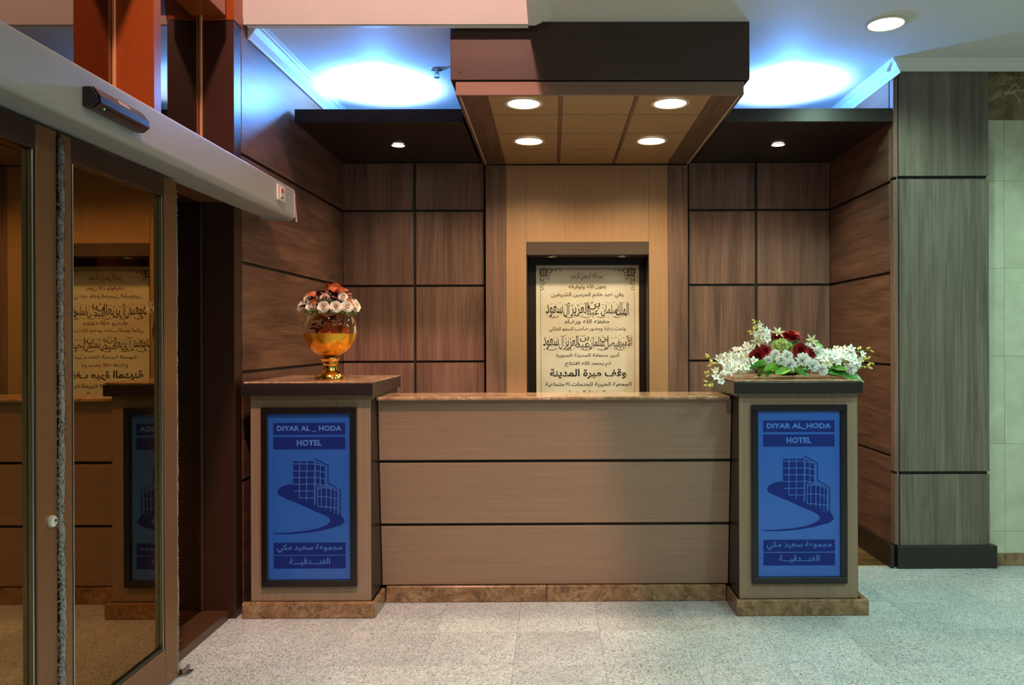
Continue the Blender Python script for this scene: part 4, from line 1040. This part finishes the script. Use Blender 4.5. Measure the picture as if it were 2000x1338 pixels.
for i in range(12):
    a = 2*PI*i/12; p0 = topc+Vector((0.03*math.cos(a), 0.03*math.sin(a), 0.02)); p1 = topc+Vector((0.10*math.cos(a), 0.09*math.sin(a), 0.055-0.02*(i % 2)))
    leafto((oleaf, mleaf, mleaf)[i % 3], 'filler_leaf', p0, p1, 1.1, 0.5*(-1)**i, bq)
for i in range(14):
    a = 2*PI*i/14+0.1; p0 = topc+Vector((0.05*math.cos(a), 0.05*math.sin(a), -0.02)); p1 = topc+Vector((0.15*math.cos(a), 0.14*math.sin(a), -0.045))
    leafto(gleaf_s, 'green_leaf', p0, p1, 1.0, 0, bq)
for (A, B) in (((250, 240), (200, 155)), ((530, 180), (545, 65)), ((420, 130), (418, 0)), ((380, 190), (345, 140))):
    bm = bmesh.new(); a, b = bp(A[0], A[1], -0.03), bp(B[0], B[1], -0.03)
    bm_tube(bm, [a, (a+b)/2+Vector((0.002, 0, 0.001)), b], [0.0016, 0.0012, 0.0007], 5)
    fin('twig', bm, bq, a, twig_m, True)
bm = bmesh.new()   # baby's breath: nobody could count it
for i in range(110):
    a = rnd.uniform(0, 2*PI); e = rnd.random()
    r_ = 0.15*math.sqrt(rnd.uniform(0.1, 1.05)); z = topc.z-0.02+0.075*(1-(r_/0.15)**2)+rnd.uniform(-.006, .018)
    c = Vector((VX+r_*math.cos(a), VY+r_*0.9*math.sin(a), z)); bmesh.ops.create_icosphere(bm, subdivisions=1, radius=rnd.uniform(0.0016, 0.0030), matrix=Matrix.Translation(c))
o = fin('gypsophila', bm, bq, topc, p_white, True); o['kind'] = 'stuff'
bm = bmesh.new()
bmesh.ops.create_uvsphere(bm, u_segments=20, v_segments=10, radius=1, matrix=Matrix.Translation(topc+Vector((0, 0, -0.01))) @ Matrix.Diagonal((0.115, 0.10, 0.045, 1)))
fin('moss_base', bm, bq, topc, plain('moss', (0.03, 0.045, 0.015), 0.9), True)
# inside the globe
for (A, B, me, dy, r_) in (((330, 640), (600, 560), oleaf, -0.055, 1.2), ((600, 640), (390, 560), oleaf, -0.045, -1.1), ((480, 640), (420, 560), oleaf, -0.07, 0.8), ((380, 460), (270, 470), oleaf, -0.03, 0.9), ((420, 520), (330, 440), oleaf, -0.02, 0.7), ((320, 600), (240, 560), mleaf, -0.04, 0.6), ((330, 560), (250, 520), mleaf, -0.05, -0.7), ((440, 520), (480, 430), mleaf, -0.05, 1.0), ((300, 630), (350, 540), mleaf, -0.03, 0.8), ((410, 480), (340, 530), mleaf, -0.06, 0.5), ((500, 500), (430, 440), mleaf, -0.03, 0.5)):
    leafto(me, 'inner_leaf', bp(A[0], A[1], dy), bp(B[0], B[1], dy), 1.0, r_, bq)
bm = bmesh.new()
for i in range(26):
    p = bp(rnd.uniform(440, 620), rnd.uniform(470, 560), rnd.uniform(-.09, -.02)); bmesh.ops.create_icosphere(bm, subdivisions=1, radius=0.0022, matrix=Matrix.Translation(p))
o = fin('bead', bm, bq, topc, p_white, True); o['kind'] = 'stuff'

# centrepiece on the right pedestal
FY = 4.28
def fp(X, Y, dy=0.0): return at(1340+X/5.0, 600+Y/5.0, FY+dy)
fc = empty('floral_centrepiece', (fp(1000, 660).x, FY, 1.2337), 'long low arrangement of white orchids and red roses on the right pedestal', 'flower arrangement')
rose_r = [rose_mesh('red_rose', [p_red], s, 1.3) for s in (5, 6)]
mum = [mum_mesh('chrysanthemum', [p_white2, p_lgreen], s) for s in (1, 2)]
orc = [orchid_mesh('orchid_blossom', [p_white2, p_yel], s) for s in (1, 2, 3)]
lil = lily_mesh('lily', [petalm('lily_petal', (0.80, 0.78, 0.55)), p_yel]); bud = bud_mesh('bud', [p_yel])
for i, (X, Y, dy, r_, d) in enumerate(((700, 490, -0.09, 0.040, (-.5, -1, .25)), (760, 440, -0.07, 0.036, (.2, -1, .5)), (1020, 300, 0.0, 0.052, (.1, -.35, 1)), (1115, 430, -0.09, 0.038, (0, -1, .3)), (1195, 465, -0.06, 0.034, (.6, -1, .1)), (885, 305, -0.02, 0.026, (-.3, -1, .5)))):
    put('red_rose', rose_r[i % 2], fc, fp(X, Y, dy), d, i, r_)
for i, (X, Y, dy, r_, d) in enumerate(((1010, 565, -0.15, 0.034, (0, -1, .2)), (1140, 520, -0.14, 0.036, (0, -1, .35)), (1235, 572, -0.14, 0.033, (.3, -1, .1)), (1325, 612, -0.14, 0.030, (.4, -1, 0)), (985, 480, -0.13, 0.028, (-.1, -1, .3)), (925, 520, -0.14, 0.025, (-.3, -1, .2)), (870, 465, -0.10, 0.026, (-.2, -1, .4)), (800, 520, -0.13, 0.024, (-.4, -1, .1)), (1280, 440, -0.05, 0.032, (.5, -1, .5)), (1190, 390, -0.03, 0.024, (.3, -1, .8)), (1605, 600, -0.10, 0.030, (.3, -1, 0)), (1655, 560, -0.08, 0.026, (.5, -1, .2)))):
    put('chrysanthemum', mum[i % 2], fc, fp(X, Y, dy), d, i*0.7, r_*1.22)
for i, (X, Y, dy, r_, d) in enumerate(((700, 335, -0.04, 0.040, (-.5, -1, .2)), (890, 262, -0.01, 0.040, (.1, -.8, .7)), (1215, 335, -0.02, 0.040, (.2, -1, .4)), (1365, 560, -0.10, 0.030, (.3, -1, .5)))):
    put('lily', lil, fc, fp(X, Y, dy), d, i, r_)
# lime hydrangea head
hy = []
for i in range(26):
    a = rnd.uniform(0, 2*PI); e = rnd.uniform(-0.3, 1.4); v = Vector((math.cos(a)*math.cos(e), -abs(math.sin(a)*math.cos(e)), math.sin(e)))
    hy.append(v)
orc_g = orchid_mesh('lime_floret', [p_lgreen, p_yel], 8)
hc = fp(930, 400, -0.05)
for v in hy: put('lime_floret', orc_g, fc, hc+Vector((v.x*0.050, v.y*0.040, v.z*0.042)), v, rnd.uniform(0, 6), 0.020)
def spray(pts, nb, dy0, dy1, size=(0.024, 0.014), nbud=6, spread=16, name='orchid_spray'):
    P3 = [fp(x, y, dy0+(dy1-dy0)*i/(len(pts)-1)) for i, (x, y) in enumerate(pts)]
    bm = bmesh.new(); bm_tube(bm, P3, [0.0028]*(len(P3)-1)+[0.0012], 6)
    st = fin(name, bm, fc, P3[0], stem_m, True)
    def along(s):
        s = s*(len(P3)-1); i = min(int(s), len(P3)-2); return P3[i].lerp(P3[i+1], s-i)
    nb = int(nb*1.6)
    for i in range(nb):
        s = 0.02+0.72*(i+rnd.random()*0.6)/nb; c = along(s)
        off = Vector((rnd.uniform(-1, 1), rnd.uniform(-1.0, 0.6), rnd.uniform(-0.9, 1.1)))*spread*0.0028/2.2
        d = Vector((off.x*1.2, -0.03+off.y, off.z+0.008))
        r_ = size[0]+(size[1]-size[0])*s
        put('blossom', orc[i % 3], st, c+off, d, rnd.uniform(0, 6), r_*rnd.uniform(1.0, 1.5))
    for i in range(nbud):
        s = 0.72+0.28*(i+0.5)/nbud; c = along(min(1, s)); off = Vector((rnd.uniform(-1, 1), rnd.uniform(-.6, .6), rnd.uniform(-1, 1)))*0.016*(1.3-s)*2
        dirv = (P3[-1]-P3[-2]).normalized()*0.6+off.normalized()
        put('bud', bud, st, c+off*0.8, dirv, 0, rnd.uniform(0.013, 0.021))
    return st
spray([(650, 470), (480, 500), (330, 500), (180, 500)], 11, -0.04, 0.03)
spray([(650, 520), (500, 570), (350, 560), (220, 545)], 11, -0.08, -0.05)
spray([(640, 560), (480, 610), (320, 650), (170, 650)], 12, -0.11, -0.10)
spray([(600, 580), (440, 640), (300, 700), (195, 765)], 9, -0.13, -0.22, nbud=7)
spray([(620, 420), (600, 400), (480, 450), (350, 450)], 8, 0.02, 0.06, nbud=3)
spray([(800, 370), (780, 280), (720, 190), (680, 125)], 6, -0.02, 0.0, nbud=5, spread=12)
spray([(790, 340), (740, 290), (690, 265), (650, 240)], 4, -0.03, -0.03, nbud=5, spread=10)
spray([(1280, 500), (1430, 480), (1600, 440), (1810, 420)], 14, -0.03, 0.02, (0.026, 0.015))
spray([(1280, 520), (1450, 500), (1650, 490), (1825, 545)], 14, -0.05, -0.03, (0.026, 0.015), 8)
spray([(1300, 540), (1450, 520), (1640, 560), (1815, 600)], 10, -0.08, -0.08, nbud=8)
spray([(1270, 470), (1400, 470), (1560, 430), (1690, 440)], 8, 0.03, 0.06, nbud=3)
big_leaf = leaf_mesh('broad_leaf', [p_green], 1, 0.42, -0.18, 0.18)
fold_leaf = leaf_mesh('folded_leaf', [petalm('bright_green', (0.20, 0.45, 0.06), 0.3, 0.35, 0.05)], 1, 0.55, 0.25, 0.3)
for (A, B, dya, dyb, me, r_) in (((850, 590), (610, 560), -0.10, -0.14, big_leaf, 0.9), ((900, 620), (690, 600), -0.10, -0.16, fold_leaf, 0.7), ((850, 600), (780, 655), -0.08, -0.17, big_leaf, 0.3), ((1000, 600), (830, 560), -0.10, -0.16, fold_leaf, 1.0), ((870, 650), (1020, 625), -0.17, -0.17, fold_leaf, 0.9), ((1060, 640), (900, 645), -0.16, -0.17, fold_leaf, 0.6), ((1010, 640), (1130, 600), -0.16, -0.16, fold_leaf, -0.8), ((1080, 650), (1200, 640), -0.15, -0.15, big_leaf, 0.5), ((1120, 600), (1240, 600), -0.12, -0.13, big_leaf, 0.8), ((1000, 400), (1110, 330), -0.03, -0.03, big_leaf, 1.1), ((990, 330), (1050, 400), -0.05, -0.06, big_leaf, 0.9), ((1060, 390), (1170, 360), -0.03, -0.01, big_leaf, 0.9), ((1240, 345), (1320, 410), -0.02, -0.02, fold_leaf, 0.8), ((1350, 600), (1600, 590), -0.06, -0.08, big_leaf, 0.7), ((1380, 630), (1750, 685), -0.08, -0.12, big_leaf, 0.6), ((1400, 590), (1560, 650), -0.06, -0.10, fold_leaf, 0.5), ((830, 380), (900, 330), -0.05, -0.04, fold_leaf, 0.8), ((880, 560), (700, 640), -0.02, 0.10, big_leaf, 0.3), ((1200, 560), (1450, 620), 0.02, 0.10, big_leaf, 0.3), ((1000, 560), (1060, 640), 0.05, 0.14, big_leaf, 0.3), ((960, 590), (800, 640), -0.12, -0.18, fold_leaf, 1.2), ((900, 600), (880, 655), -0.12, -0.19, fold_leaf, 0.5), ((980, 600), (1080, 655), -0.12, -0.19, fold_leaf, -0.9), ((1060, 600), (1180, 660), -0.12, -0.18, big_leaf, 0.7), ((820, 590), (700, 650), -0.10, -0.15, big_leaf, 0.8), ((760, 570), (650, 540), -0.08, -0.10, fold_leaf, 0.8), ((1150, 600), (1260, 645), -0.10, -0.15, fold_leaf, -0.6)):
    a, b = fp(*A, dya), fp(*B, dyb); a.z = max(a.z, 1.245); b.z = max(b.z, 1.243)
    leafto(me, 'leaf', a, b, 1.0, r_, fc)
bm = bmesh.new()
bmesh.ops.create_uvsphere(bm, u_segments=24, v_segments=10, radius=1, matrix=Matrix.Translation(Vector((fp(990, 560).x, FY, 1.275))) @ Matrix.Diagonal((0.105, 0.085, 0.030, 1)))
for v in bm.verts: v.co.z = max(v.co.z, 1.2342)
fin('floral_foam', bm, fc, (fp(990, 560).x, FY, 1.26), plain('foam_green', (0.02, 0.06, 0.02), 0.9), True)
for (x, y, dy) in ((690, 650, -0.1), (820, 655, -0.14), (545, 670, -0.08)):
    put('fallen_floret', orc[0], fc, Vector((fp(x, y, dy).x, FY+dy, 1.242)), (0, -.3, 1), 0, 0.012)
